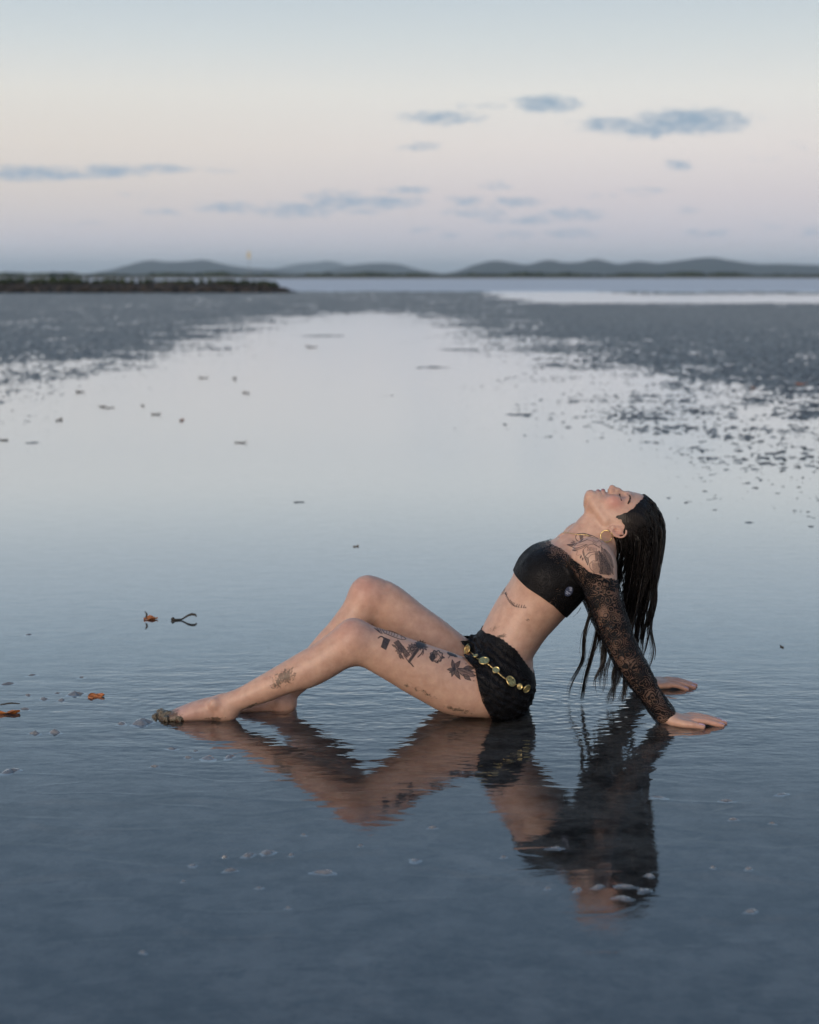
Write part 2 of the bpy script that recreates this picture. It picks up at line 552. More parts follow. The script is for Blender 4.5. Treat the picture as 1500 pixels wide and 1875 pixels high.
def mat_water():
    """a clear film: sky mirrored by a grazing-angle law, sand seen through it"""
    m, nt, out = new_mat('shallow_water')
    geo = nt.n('ShaderNodeNewGeometry')
    pos = geo.outputs['Position']
    # distance from the bather: wavelets spread out from her
    wob = nt.math('MULTIPLY', nt.noise(pos, 6.0, 1.0), 1.6)
    def ring(cx, cy, freq, reach, phase=0.0):
        d = nt.vmath('LENGTH', nt.vmath('SUBTRACT', pos, (cx, cy, 0.0)), out=1)
        wv = nt.math('SINE', nt.math('ADD', nt.math('MULTIPLY', d, freq), nt.math('ADD', wob, phase)))
        return nt.math('MULTIPLY', wv, nt.mapr(d, 0.1, reach, 1.0, 0.0, True))
    rings = nt.math('ADD', ring(0.36, 0.02, 190.0, 0.75), nt.math('MULTIPLY', ring(0.62, -0.02, 230.0, 0.45), 0.8))
    rings = nt.math('ADD', rings, nt.math('MULTIPLY', ring(0.74, -0.15, 210.0, 0.45), 0.5))
    rings = nt.math('ADD', rings, nt.math('MULTIPLY', ring(-0.5, -0.1, 150.0, 0.8), 0.7))
    dper = nt.vmath('LENGTH', nt.vmath('MULTIPLY', nt.vmath('SUBTRACT', pos, (0.1, 0.0, 0.0)), (0.55, 1.0, 1.0)), out=1)
    near = nt.mapr(dper, 0.22, 1.05, 1.0, 0.0, True)
    chop = nt.noise(nt.scalev(pos, (0.55, 1.0, 1.0)), 38.0, 1.0, 0.5)
    chop2 = nt.noise(nt.scalev(pos, (0.35, 1.0, 1.0)), 16.0, 0.0, 0.5)
    h = nt.math('ADD', nt.math('MULTIPLY', rings, 0.06), nt.math('MULTIPLY', nt.math('ADD', chop, nt.math('MULTIPLY', chop2, 1.6)), nt.math('ADD', nt.math('MULTIPLY', near, 0.55), 0.05)))
    sepp0 = nt.n('ShaderNodeSeparateXYZ')
    nt.put(sepp0.inputs[0], pos)
    # faint ridges where the film drapes over the sand
    rdg = nt.noise(nt.scalev(pos, (0.35, 1.0, 1.0)), 4.5, 2.0, 0.5)
    rdg = nt.mapr(nt.math('ABSOLUTE', nt.math('SUBTRACT', rdg, 0.5)), 0.0, 0.035, 1.0, 0.0, True)
    und = nt.noise(nt.scalev(pos, (0.7, 1.0, 1.0)), 11.0, 3.0, 0.55)
    h = nt.math('ADD', h, nt.math('ADD', nt.math('MULTIPLY', rdg, nt.mapr(sepp0.outputs[1], -0.7, -0.25, 0.07, 0.03)), nt.math('MULTIPLY', und, nt.mapr(sepp0.outputs[1], -0.9, -0.3, 0.24, 0.10))))
    # the film is so thin in front that the grain of the sand shows in it
    grn = nt.math('MULTIPLY', nt.noise(pos, 120.0, 2.0, 0.65), nt.math('MULTIPLY', nt.mapr(nt.noise(pos, 2.6, 2.0, 0.5), 0.42, 0.62, 0.03, 0.085, True), nt.mapr(sepp0.outputs[1], -1.6, -0.3, 1.0, 0.2)))
    h = nt.math('ADD', h, grn)
    # far open water beyond the flats is wind-rippled
    sepp = nt.n('ShaderNodeSeparateXYZ')
    nt.put(sepp.inputs[0], pos)
    far = nt.mapr(sepp.outputs[1], 118.0, 150.0, 0.0, 1.0, True)
    midw = nt.mapr(sepp.outputs[1], 0.5, 8.0, 0.0, 1.0, True)
    h = nt.math('MULTIPLY', h, nt.mapr(sepp.outputs[1], 0.6, 7.0, 1.0, 0.06, True))
    bump = nt.n('ShaderNodeBump')
    bump.inputs['Strength'].default_value = 1.0
    bump.inputs['Distance'].default_value = 0.0022
    nt.put(bump.inputs['Height'], h)
    lw = nt.n('ShaderNodeLayerWeight')
    lw.inputs[0].default_value = 0.5
    nt.put(lw.inputs['Normal'], bump.outputs[0])
    refl = nt.ramp(lw.outputs['Facing'], [(0.0, 0.02), (0.45, 0.075), (0.59, 0.165), (0.70, 0.225), (0.76, 0.36), (0.82, 0.62), (0.88, 0.80), (0.94, 0.90), (1.0, 0.97)])
    gl = nt.n('ShaderNodeBsdfGlossy', distribution='MULTI_GGX')
    gl.inputs[0].default_value = (0.97, 0.98, 1.0, 1)
    nt.put(gl.inputs['Roughness'], nt.math('ADD', nt.math('MULTIPLY', far, 0.45), nt.math('MULTIPLY_ADD', midw, 0.14, 0.003)))
    nt.put(gl.inputs['Normal'], bump.outputs[0])
    tr = nt.n('ShaderNodeBsdfTransparent')
    tr.inputs[0].default_value = (0.90, 0.93, 0.94, 1)
    mx = nt.n('ShaderNodeMixShader')
    nt.put(mx.inputs[0], nt.math('MULTIPLY', refl, nt.mapr(far, 0.0, 1.0, 1.0, 0.66)))
    nt.put(mx.inputs[1], tr.outputs[0])
    nt.put(mx.inputs[2], gl.outputs[0])
    nt.put(out.inputs[0], mx.outputs[0])
    return m


M_SAND = mat_sand()
M_WATER = mat_water()
sv, sf = build_sand()
sand = mesh_np('sand_flat', sv, sf, M_SAND, kind='structure')
tag(sand, 'dark wet tidal sand flat with lumps and shallow channel')


def sheet(name, x0, x1, y0, y1, z, mat, nx=1, ny=1):
    xs, ys = np.linspace(x0, x1, nx + 1), np.linspace(y0, y1, ny + 1)
    X, Y = np.meshgrid(xs, ys, indexing='ij')
    V = np.stack([X.ravel(), Y.ravel(), np.full(X.size, z)], 1)
    idx = np.arange(X.size).reshape(X.shape)
    F = np.stack([idx[:-1, :-1].ravel(), idx[1:, :-1].ravel(), idx[1:, 1:].ravel(), idx[:-1, 1:].ravel()], 1)
    return mesh_np(name, V, F, mat, kind='structure')


water = sheet('water', -9000, 9000, -60, 14000, 0.0, M_WATER)
seabed = sheet('ground', -9000, 9000, -60, 14000, -0.11, M_SAND)
# ------------------------------------------------------------------ the bather: one continuous body from a smooth distance field
TY = 0.03                     # depth of her mid plane


def catmull(P, n):
    P = np.asarray(P, float)
    m = len(P)
    t = np.linspace(0, m - 1, n)
    i = np.clip(np.floor(t).astype(int), 0, m - 2)
    f = (t - i)[:, None]
    p0, p1, p2, p3 = P[np.maximum(i - 1, 0)], P[i], P[i + 1], P[np.minimum(i + 2, m - 1)]
    return 0.5 * ((2 * p1) + (-p0 + p2) * f + (2 * p0 - 5 * p1 + 4 * p2 - p3) * f ** 2 + (-p0 + 3 * p1 - 3 * p2 + p3) * f ** 3)


class Loft:
    """limb or trunk: elliptical sections along a curve; radii = (side, front, back), front ~ direction nhint"""
    def __init__(self, pts, radii, nhint, k=0.015, n=None, cap=1.0, grp='body'):
        pts = np.asarray(pts, float)
        radii = np.asarray(radii, float)
        n = n or max(8, 3 * len(pts))
        self.c = catmull(pts, n)
        self.r = np.maximum(catmull(radii, n), 0.0015)
        T = np.gradient(self.c, axis=0)
        T /= np.linalg.norm(T, axis=1)[:, None]
        N = np.broadcast_to(np.asarray(nhint, float), T.shape)
        N = N - T * (N * T).sum(1)[:, None]
        N /= np.linalg.norm(N, axis=1)[:, None]
        self.T, self.N, self.L = T, N, np.cross(T, N)
        self.tab = np.concatenate([self.c, self.T, self.N, self.L, self.r], 1)
        self.k, self.cap, self.grp = k, cap, grp
        rm = self.r.max()
        self.lo, self.hi = self.c.min(0) - rm, self.c.max(0) + rm

    def __call__(self, P):
        # only the segments near this batch of points
        mid = (P.min(0) + P.max(0)) / 2
        rad = np.sqrt(((P - mid) ** 2).sum(1).max())
        a, ab = self.c[:-1], self.c[1:] - self.c[:-1]
        L2 = (ab * ab).sum(1)
        qm = mid - a
        tm = np.clip((qm * ab).sum(1) / L2, 0, 1)
        dm = np.sqrt(((qm - tm[:, None] * ab) ** 2).sum(1))
        if dm.min() - rad - self.r.max() > 0.035:
            return np.full(len(P), 0.2)
        use = np.nonzero(dm <= dm.min() + 2 * rad)[0]
        if len(use) == 1:
            i = use[0]
            bi = np.full(len(P), i)
            bt = np.clip((P - a[i]) @ ab[i] / L2[i], 0, 1)
        else:
            best = np.full(len(P), 1e9)
            bi = np.zeros(len(P), int)
            bt = np.zeros(len(P))
            for i in use:
                t = np.clip((P @ ab[i] - a[i] @ ab[i]) / L2[i], 0, 1)
                c_ = P - (a[i] + t[:, None] * ab[i])
                d2 = np.einsum('ij,ij->i', c_, c_)
                m = d2 < best
                best = np.where(m, d2, best)
                bi = np.where(m, i, bi)
                bt = np.where(m, t, bt)
        f = bt[:, None]
        tab = self.tab[bi]
        tab = tab + f * (self.tab[bi + 1] - tab)
        q = P - tab[:, 0:3]
        T, N, Lx, r = tab[:, 3:6], tab[:, 6:9], tab[:, 9:12], tab[:, 12:15]
        w_, u, v = np.einsum('ij,ij->i', q, T), np.einsum('ij,ij->i', q, Lx), np.einsum('ij,ij->i', q, N)
        rl = r[:, 0]
        rn = np.where(v > 0, r[:, 1], r[:, 2])
        rw = np.minimum(rl, np.minimum(r[:, 1], r[:, 2])) * self.cap
        k0 = np.sqrt((u / rl) ** 2 + (v / rn) ** 2 + (w_ / rw) ** 2) + 1e-9
        k1 = np.sqrt((u / rl ** 2) ** 2 + (v / rn ** 2) ** 2 + (w_ / rw ** 2) ** 2) + 1e-9
        return np.where(k0 < 0.3, -0.6 * np.minimum(rl, rn), k0 * (k0 - 1) / k1)


class Ell:
    """ellipsoid with given axes (rows: three unit vectors)"""
    def __init__(self, c, r, axes=None, k=0.012, grp='body'):
        self.c = np.asarray(c, float)
        self.r = np.asarray(r if np.ndim(r) else (r, r, r), float)
        self.A = np.eye(3) if axes is None else np.asarray(axes, float)
        self.k, self.grp = k, grp
        rm = self.r.max()
        self.lo, self.hi = self.c - rm, self.c + rm

    def __call__(self, P):
        q = (P - self.c) @ self.A.T
        k0 = np.sqrt(((q / self.r) ** 2).sum(1)) + 1e-9
        k1 = np.sqrt(((q / self.r ** 2) ** 2).sum(1)) + 1e-9
        return np.where(k0 < 0.2, -self.r.min(), k0 * (k0 - 1) / k1)


class Cone:
    """round cone chain (fingers, nose, ear rim): points with radii"""
    def __init__(self, pts, rad, k=0.004, grp='body'):
        self.p = np.asarray(pts, float)
        self.rad = np.asarray(rad, float)
        self.k, self.grp = k, grp
        rm = self.rad.max()
        self.lo, self.hi = self.p.min(0) - rm, self.p.max(0) + rm

    def __call__(self, P):
        d = None
        for i in range(len(self.p) - 1):
            a, b = self.p[i], self.p[i + 1]
            ab = b - a
            q = P - a
            t = np.clip(q @ ab / (ab @ ab + 1e-12), 0, 1)
            e = np.linalg.norm(q - t[:, None] * ab, axis=1) - (self.rad[i] * (1 - t) + self.rad[i + 1] * t)
            d = e if d is None else np.minimum(d, e)
        return d


def smin(a, b, k):
    h = np.maximum(k - np.abs(a - b), 0) / k
    return np.minimum(a, b) - h * h * k * 0.25


_BOX = {}


def eval_sdf(prims, cuts, P, margin=0.045):
    key = (id(prims), len(prims), len(cuts))
    if key not in _BOX:
        _BOX[key] = [np.array([p.lo for p in prims]), np.array([p.hi for p in prims]), np.array([p.lo for p in cuts] or [[9.] * 3]), np.array([p.hi for p in cuts] or [[9.] * 3])]
    plo, phi, clo, chi = _BOX[key]
    lo, hi = P.min(0), P.max(0)
    d = np.full(len(P), 0.2)
    for i in np.nonzero(((plo <= hi + margin) & (phi >= lo - margin)).all(1))[0]:
        p = prims[i]
        d = smin(d, p(P), p.k)
    if len(cuts):
        for i in np.nonzero(((clo <= hi + 0.015) & (chi >= lo - 0.015)).all(1))[0]:
            p = cuts[i]
            d = -smin(-d, p(P), p.k)
    return d


def surface(fn, lo, hi, h, B=12):
    """sparse surface-nets: fn(P)->distance; returns verts, quads"""
    lo = np.asarray(lo, float)
    n = np.ceil((np.asarray(hi) - lo) / h / B).astype(int) * B + 1
    G = np.full(n, 0.1, np.float32)
    nb = (n - 1) // B
    bc = np.stack(np.meshgrid(*[np.arange(k) for k in nb], indexing='ij'), -1).reshape(-1, 3)
    cen = lo + (bc + 0.5) * B * h
    dc = np.concatenate([fn(c) for c in np.array_split(cen, max(1, len(cen) // 400))])
    half = 0.9 * B * h
    off = np.stack(np.meshgrid(*[np.arange(B + 1)] * 3, indexing='ij'), -1).reshape(-1, 3)
    S = 4                                                # cells of a sub-block
    ns = B // S
    soff = np.stack(np.meshgrid(*[np.arange(ns)] * 3, indexing='ij'), -1).reshape(-1, 3)
    for bi_, d in zip(bc, dc):
        s = tuple(slice(int(k) * B, int(k) * B + B + 1) for k in bi_)
        if abs(d) > half + 0.012:
            if d < 0:
                G[s] = -0.1
            continue
        base = lo + bi_ * B * h
        ds = fn(base + (soff + 0.5) * S * h).reshape(ns, ns, ns)
        act = np.abs(ds) < 1.05 * S * h + 0.002
        g = np.zeros((B + 1,) * 3, bool)
        v = np.full((B + 1,) * 3, 0.1, np.float32)
        big = np.repeat(np.repeat(np.repeat(ds < 0, S, 0), S, 1), S, 2)
        v[:B, :B, :B][big] = -0.1
        v[B], v[:, B], v[:, :, B] = v[B - 1], v[:, B - 1], v[:, :, B - 1]
        bigA = np.repeat(np.repeat(np.repeat(act, S, 0), S, 1), S, 2)
        for dx in (0, 1):
            for dy in (0, 1):
                for dz in (0, 1):
                    g[dx:B + dx, dy:B + dy, dz:B + dz] |= bigA
        if g.any():
            v[g] = fn(base + off[g.ravel()] * h)
        old = G[s]
        # shared faces: a computed value beats a filled one
        keep = (np.abs(old) < 0.0999) & ~g
        v[keep] = old[keep]
        G[s] = v
    ins = G < 0
    c8 = [ins[dx:n[0] - 1 + dx, dy:n[1] - 1 + dy, dz:n[2] - 1 + dz] for dx in (0, 1) for dy in (0, 1) for dz in (0, 1)]
    cnt = np.zeros(tuple(n - 1), np.uint8)
    for c in c8:
        cnt += c
    cells = np.argwhere((cnt > 0) & (cnt < 8))
    vid = np.full(tuple(n - 1), -1, np.int32)
    vid[cells[:, 0], cells[:, 1], cells[:, 2]] = np.arange(len(cells))
    acc = np.zeros((len(cells), 3))
    num = np.zeros(len(cells))
    corner = [(dx, dy, dz) for dx in (0, 1) for dy in (0, 1) for dz in (0, 1)]
    vals = {c: G[cells[:, 0] + c[0], cells[:, 1] + c[1], cells[:, 2] + c[2]] for c in corner}
    for c in corner:
        for ax in range(3):
            if c[ax]:
                continue
            c2 = list(c)
            c2[ax] = 1
            a, b = vals[c], vals[tuple(c2)]
            m = (a < 0) != (b < 0)
            t = np.where(m, a / (a - b + 1e-20), 0)
            p = np.array(c, float)[None] + t[:, None] * (np.array(c2) - np.array(c))[None]
            acc += np.where(m[:, None], p, 0)
            num += m
    V = lo + (cells + acc / num[:, None]) * h
    quads = []
    for ax in range(3):
        o1, o2 = [(1, 2), (2, 0), (0, 1)][ax]
        sl0 = [slice(1, n[i] - 1) for i in range(3)]
        sl1 = list(sl0)
        sl0[ax] = slice(0, n[ax] - 1)
        sl1[ax] = slice(1, n[ax])
        A, Bv = ins[tuple(sl0)], ins[tuple(sl1)]
        for flip in (0, 1):
            e = np.argwhere((A & ~Bv) if not flip else (~A & Bv))
            if not len(e):
                continue
            base = e + np.array([0 if i == ax else 1 for i in range(3)])
            def cid(d1, d2):
                q = base.copy()
                q[:, o1] -= d1
                q[:, o2] -= d2
                return vid[q[:, 0], q[:, 1], q[:, 2]]
            qd = np.stack([cid(1, 1), cid(0, 1), cid(0, 0), cid(1, 0)], 1)
            quads.append(qd[:, ::-1] if flip else qd)
    return V, np.concatenate(quads)


def pz(px, py, Y, dz=0.0):
    p = PX(px, py, Y)
    p[2] += dz
    return p


def pair_loft(pairs, Y, lat, nhint, k, grp='body', cap=1.0, clampz=None):
    """sections from silhouette pairs: (front px), (back px) at depth Y[i] with half width lat[i]"""
    pts, rad = [], []
    for i, (f, b) in enumerate(pairs):
        y = Y[i] if np.ndim(Y) else Y
        pf, pb = PX(f[0], f[1], y), PX(b[0], b[1], y)
        c = (pf + pb) / 2
        r = np.linalg.norm(pf - pb) / 2
        pts.append(c)
        rad.append((lat[i], r, r))
    return Loft(pts, rad, nhint, k, grp=grp, cap=cap)


BODY, CUT = [], []
# --- trunk: (front, back) silhouette pairs from the pelvis up to the collar
trunk_pairs = [((868, 1232), (958, 1296)), ((866, 1205), (966, 1272)), ((872, 1180), (968, 1240)), ((882, 1156), (970, 1214)), ((893, 1132), (984, 1189)),
               ((909, 1102), (1002, 1164)), ((927, 1075), (1021, 1143)), ((944, 1054), (1040, 1122)),
               ((966, 1036), (1062, 1098)), ((988, 1012), (1082, 1074)), ((1012, 992), (1096, 1048)), ((1034, 980), (1102, 1026))]
trunk_lat = [.118, .142, .146, .132, .120, .115, .121, .130, .136, .134, .115, .070]
trunk = pair_loft(trunk_pairs, TY, trunk_lat, (-0.85, 0, 0.5), 0.03, grp='trunk', cap=0.7)
BODY.append(trunk)
# breasts
for s in (-1, 1):
    c = PX(988, 1042, TY) + np.array([0, s * 0.062, 0])
    ax = np.array([[-.80, s * .18, .57], [.57, 0, .80], [0, 1, 0]])
    ax /= np.linalg.norm(ax, axis=1)[:, None]
    BODY.append(Ell(c, (0.052, 0.062, 0.066), ax, 0.045, 'trunk'))
# rib arch, belly and spine shaping
CUT.append(Cone([PX(973, 1212, TY), PX(1003, 1172, TY), PX(1040, 1128, TY)], [.006, .007, .006], 0.02))
# buttocks
for s, yy, bx, by in ((-1, TY - 0.085, 926, 1264), (1, TY + 0.085, 918, 1252)):
    c = PX(bx, by, yy)
    BODY.append(Ell(c, (0.072, 0.078, 0.074), None, 0.04, 'trunk'))
# neck
neck = Loft([PX(1062, 1012, TY), PX(1072, 990, TY), PX(1084, 970, TY), PX(1106, 950, TY)],
            [(.062, .052, .05), (.053, .052, .05), (.051, .050, .05), (.050, .046, .05)], (-0.75, 0, 0.6), 0.022, grp='neck')
BODY.append(neck)
# sternomastoid and trapezius
for s in (-1, 1):
    BODY.append(Cone([PX(1108, 965, TY) + [0, s * .05, 0], PX(1076, 978, TY) + [0, s * .043, 0], PX(1036, 984, TY) + [0, s * .016, 0]], [.012, .011, .008], 0.02, 'neck'))
    BODY.append(Cone([PX(1108, 1000, TY) + [0, s * .03, 0], PX(1100, 1012, TY) + [0, s * .075, 0], PX(1092, 1022, TY) + [0, s * .12, 0]], [.034, .036, .036], 0.04, 'trunk'))
    BODY.append(Cone([PX(1034, 988, TY) + [0, s * .02, 0], PX(1048, 994, TY) + [0, s * .075, 0], PX(1066, 998, TY) + [0, s * .125, 0]], [.010, .009, .012], 0.02, 'trunk'))
CUT.append(Ell(PX(1031, 979, TY), (.010, .012, .008), None, 0.015))

# --- legs
def leg(thigh_c, thigh_r, knee_p, knee_r, shin_pairs, shin_Y, shin_lat):
    BODY.append(Loft(thigh_c, thigh_r, (0.3, 0, 1), 0.035, grp='leg', cap=0.9))
    sh = pair_loft(shin_pairs, shin_Y, shin_lat, (0.3, 0, 1), 0.03, grp='leg')
    BODY.append(sh)
    BODY.append(Ell(knee_p, knee_r, None, 0.03, 'leg'))

def tpairs(prs, Y):
    c, r = [], []
    for i, (f, b, lat) in enumerate(prs):
        pf, pb = PX(f[0], f[1], Y[i]), PX(b[0], b[1], Y[i])
        c.append((pf + pb) / 2)
        h = np.linalg.norm(pf - pb) / 2
        r.append((lat, h, h))
    return c, r

nY = [-.150, -.142, -.132, -.122, -.110, -.10, -.09]
c, r = tpairs([((655, 1143), (640, 1212), .050), ((690, 1149), (666, 1221), .055), ((743, 1167), (712, 1247), .063), ((784, 1181), (750, 1270), .069),
               ((820, 1193), (785, 1289), .074), ((856, 1206), (822, 1307), .078), ((900, 1216), (880, 1312), .080)], nY)
leg(c, r, PX(646, 1163, -.150), (.040, .042, .042),
    [((655, 1141), (648, 1208)), ((618, 1153), (633, 1222)), ((580, 1178), (604, 1242)), ((545, 1197), (572, 1258)), ((508, 1219), (532, 1269)),
     ((470, 1241), (490, 1285)), ((432, 1262), (450, 1297)), ((402, 1273), (424, 1309))],
    [-.150, -.148, -.144, -.140, -.135, -.130, -.125, -.122], [.046, .050, .051, .050, .044, .036, .030, .029])
fY = [.070, .075, .082, .09, .10, .11]
c, r = tpairs([((690, 1062), (652, 1122), .050), ((722, 1069), (683, 1141), .056), ((772, 1107), (722, 1184), .064), ((808, 1133), (754, 1216), .07),
               ((844, 1162), (790, 1252), .075), ((890, 1196), (850, 1294), .08)], fY)
leg(c, r, PX(673, 1088, .068), (.040, .042, .044),
    [((660, 1066), (690, 1122)), ((636, 1096), (682, 1136)), ((604, 1139), (655, 1180)), ((582, 1163), (632, 1206)), ((558, 1192), (602, 1232)), ((534, 1222), (570, 1256)),
     ((512, 1248), (547, 1276)), ((502, 1268), (536, 1294))],
    [.068, .062, .052, .045, .035, .025, .012, .005], [.046, .05, .051, .050, .044, .036, .030, .029])

# --- feet: pairs top / sole, from heel to ball
def foot(prs, lat, Y, heel, ankle, ankle_side, toes):
    c, r = tpairs([(a, b, l) for (a, b), l in zip(prs, lat)], Y)
    BODY.append(Loft(c, r, (0, 0, 1), 0.02, grp='foot'))
    BODY.append(Ell(heel, (.030, .027, .028), None, 0.02, 'foot'))
    BODY.append(Ell(ankle, (.015, .012, .016), None, 0.014, 'foot'))
    for a, b, rr in toes:
        BODY.append(Cone([a, (np.asarray(a) + b) / 2 + [0, 0, .002], b], [rr * 1.05, rr * 1.0, rr * .85], 0.006, 'foot'))

foot([((418, 1281), (424, 1317)), ((396, 1275), (398, 1319)), ((362, 1283), (363, 1320)), ((335, 1293), (336, 1321)), ((314, 1302), (315, 1321))], [.026, .030, .037, .042, .040],
     [-.118, -.117, -.112, -.108, -.106], PX(412, 1301, -.118), PX(392, 1289, -.143), -1,
     [(PX(318, 1312, -.075) , PX(286, 1313, -.072), .011)] +
     [(PX(318 + 3 * i, 1313, -.092 - .014 * i), PX(290 + 5 * i, 1315, -.090 - .0155 * i), .0085 - .0004 * i) for i in range(4)])
foot([((526, 1276), (530, 1304)), ((498, 1268), (500, 1304)), ((466, 1277), (467, 1304)), ((440, 1287), (440, 1304)), ((420, 1294), (420, 1305))], [.026, .030, .037, .042, .040],
     [.0, -.002, -.006, -.01, -.012], PX(517, 1287, .002), PX(499, 1281, -.026), -1,
     [(PX(424, 1298, .018), PX(392, 1299, .020), .011)] +
     [(PX(424 + 3 * i, 1298, .002 - .014 * i), PX(397 + 5 * i, 1300, .004 - .0155 * i), .0085 - .0004 * i) for i in range(4)])

# --- arms
nearY = [-.118, -.128, -.138, -.147, -.155, -.160, -.163, -.165, -.165]
arm_px = [(1078, 1018), (1092, 1044), (1103, 1082), (1115, 1122), (1130, 1164), (1148, 1202), (1171, 1240), (1194, 1276), (1216, 1308)]
arm_r = [.050, .053, .047, .042, .037, .035, .033, .027, .022]
arm_n = Loft([PX(x, y, Y) for (x, y), Y in zip(arm_px, nearY)], [(a * .95, a, a) for a in arm_r], (1, 0, 0.3), 0.03, grp='arm')
BODY.append(arm_n)
SH_N = PX(1088, 1028, -.125)
BODY.append(Ell(SH_N, (.052, .050, .058), None, 0.035, 'arm'))
# far arm: mirrored about her mid plane
mir = lambda p: np.array([p[0], 2 * TY - p[1], p[2]])
far_shift = [np.array([0, f, 0]) for f in (0, 0, .004, .01, .016, .024, .032, .04, .046)]
arm_f = Loft([mir(PX(x, y, Y)) + f for (x, y), Y, f in zip(arm_px, nearY, far_shift)], [(a * .95, a, a) for a in arm_r], (1, 0, 0.3), 0.03, grp='arm')
BODY.append(arm_f)
BODY.append(Ell(mir(SH_N), (.052, .050, .058), None, 0.035, 'arm'))

# --- hands: flat on the sand, fingers pointing away behind her
NAILS = []
def hand(wrist, sgn):
    """wrist position, sgn=-1: thumb towards -Y"""
    w0 = np.asarray(wrist, float)
    def q(dx, dy, z):
        return np.array([w0[0] + dx, w0[1] + sgn * -dy, z])      # dy > 0 is the little-finger side
    # palm, from the wrist to the knuckles
    BODY.append(Loft([q(-.012, 0, w0[2]), q(.012, 0, .017), q(.040, .002, .0110), (q(.072, .004, .0095))],
                     [(.021, .019, .02), (.026, .016, .016), (.037, .0135, .015), (.0385, .011, .012)], (0, 0, 1), 0.018, grp='hand'))
    fingers = [(-.031, .074, .074, -.05, .0088), (-.010, .079, .081, .02, .0090), (.0125, .076, .075, .09, .0087), (.033, .068, .058, .18, .0078)]
    for (dy, x0, ln, spread, rr) in fingers:
        d = np.array([math.cos(spread), sgn * -math.sin(spread), 0])
        a = q(x0 - .020, dy, .0105)
        b = q(x0, dy, .0150)
        c1 = b + d * ln * .46
        c1[2] = .0120
        c2 = b + d * ln * .76
        c2[2] = .0060
        c3 = b + d * ln
        c3[2] = .0015
        BODY.append(Cone([a, b, c1, c2, c3], [rr * 1.05, rr * 1.08, rr, rr * .92, rr * .72], 0.0055, 'hand'))
        NAILS.append((c2, c3, rr))
    # thumb leaves the side of the palm near its base
    a = q(.006, -.022, .011)
    b = q(.034, -.043, .0095)
    c1 = q(.060, -.053, .0085)
    c2 = q(.088, -.056, .0040)
    BODY.append(Cone([a, b, c1, c2], [.0135, .0120, .0102, .0078], 0.012, 'hand'))
    NAILS.append((c1, c2, .0102))

hand(PX(1222, 1311, -.165) + [0.004, 0, 0], -1)
wf = mir(PX(1216, 1308, -.165)) + [0.005, .046, -.004]
hand(wf, 1)

# --- head: sections along the line from chin to crown
HY = TY
hs = [(1075.5, 902, 930, .014), (1079, 897.5, 938, .026), (1087, 897.5, 944, .036), (1098, 899.5, 950, .046), (1112, 901, 962, .0555), (1130, 904.0, 985, .0640),
      (1148, 903.5, 1000, .0690), (1160, 906, 1004, .0700)]
hc, hr = [], []
for (x, yf, yb, lat) in hs:
    pf, pb = PX(x, yf, HY), PX(x, yb, HY)
    # section centre lies nearer the face than the middle
    m = 0.45
    c0 = pf * (1 - m) + pb * m
    hc.append(c0)
    hr.append((lat, np.linalg.norm(pf - c0), np.linalg.norm(pb - c0)))
head = Loft(hc, hr, (0.06, 0, 1), 0.018, n=40, grp='head', cap=0.6)
skull = Ell(PX(1149.5, 957.5, HY), (.0885, .0745, .0885), None, 0.02, 'head')
BODY.append(skull)
BODY.append(head)
def HP(x, y, l=0.0):
    p = PX(x, y, HY)
    p[1] += l
    return p
# chin, jaw corner, brow, cheeks
BODY.append(Ell(HP(1081, 903.5), (.011, .016, .0105), None, 0.012, 'head'))
for s in (-1, 1):
    BODY.append(Cone([HP(1106, 950, s * .049), HP(1092, 931, s * .036), HP(1080, 912, s * .012)], [.0085, .0085, .009], 0.018, 'head'))
    BODY.append(Ell(HP(1123, 914, s * .043), (.022, .016, .017), None, 0.02, 'head'))
    BODY.append(Cone([HP(1150, 905, s * .012), HP(1150.5, 907, s * .03), HP(1148, 915, s * .047)], [.0075, .0078, .006], 0.012, 'head'))
    CUT.append(Ell(HP(1137.5, 902, s * .029), (.0105, .0140, .0075), None, 0.012))
    BODY.append(Ell(HP(1138, 913.5, s * .0305), (.0125, .0145, .0120), None, 0.004, 'head'))        # closed lid over the eyeball
# nose
BODY.append(Cone([HP(1145, 906.0), HP(1136, 902.0), HP(1127, 896.8), HP(1121.5, 893.6)], [.0085, .0074, .0074, .0076], 0.010, 'head'))
na = np.array([[.91, 0, .41], [0, 1, 0], [-.41, 0, .91]])
BODY.append(Ell(HP(1127, 900.8), (.0175, .0125, .0085), na, 0.010, 'head'))
BODY.append(Ell(HP(1120.6, 893.4), (.0080, .0092, .0076), None, 0.006, 'head'))
for s in (-1, 1):
    BODY.append(Ell(HP(1118.8, 898.2, s * .0105), (.0085, .0062, .0072), None, 0.006, 'head'))
    CUT.append(Ell(HP(1114.4, 897.2, s * .0060), (.0034, .0030, .0040), None, 0.002))
# philtrum / lips
BODY.append(Cone([HP(1105, 902.5, -.020), HP(1104.6, 898.6, -.009), HP(1105.2, 898.0, 0), HP(1104.6, 898.6, .009), HP(1105, 902.5, .020)], [.0028, .0054, .0056, .0054, .0028], 0.005, 'head'))
BODY.append(Cone([HP(1098, 903, -.019), HP(1095.6, 900.2, -.009), HP(1095.2, 899.4, 0), HP(1095.6, 900.2, .009), HP(1098, 903, .019)], [.0028, .0056, .0062, .0056, .0028], 0.005, 'head'))
CUT.append(Cone([HP(1101, 901.8, -.0215), HP(1100.2, 896.6, -.010), HP(1100.0, 895.4, 0), HP(1100.2, 896.6, .010), HP(1101, 901.8, .0215)], [.0012, .0016, .0018, .0016, .0012], 0.0025))
CUT.append(Cone([HP(1089, 896.8, -.012), HP(1089, 896.2, 0), HP(1089, 896.8, .012)], [.0022, .0028, .0022], 0.008))
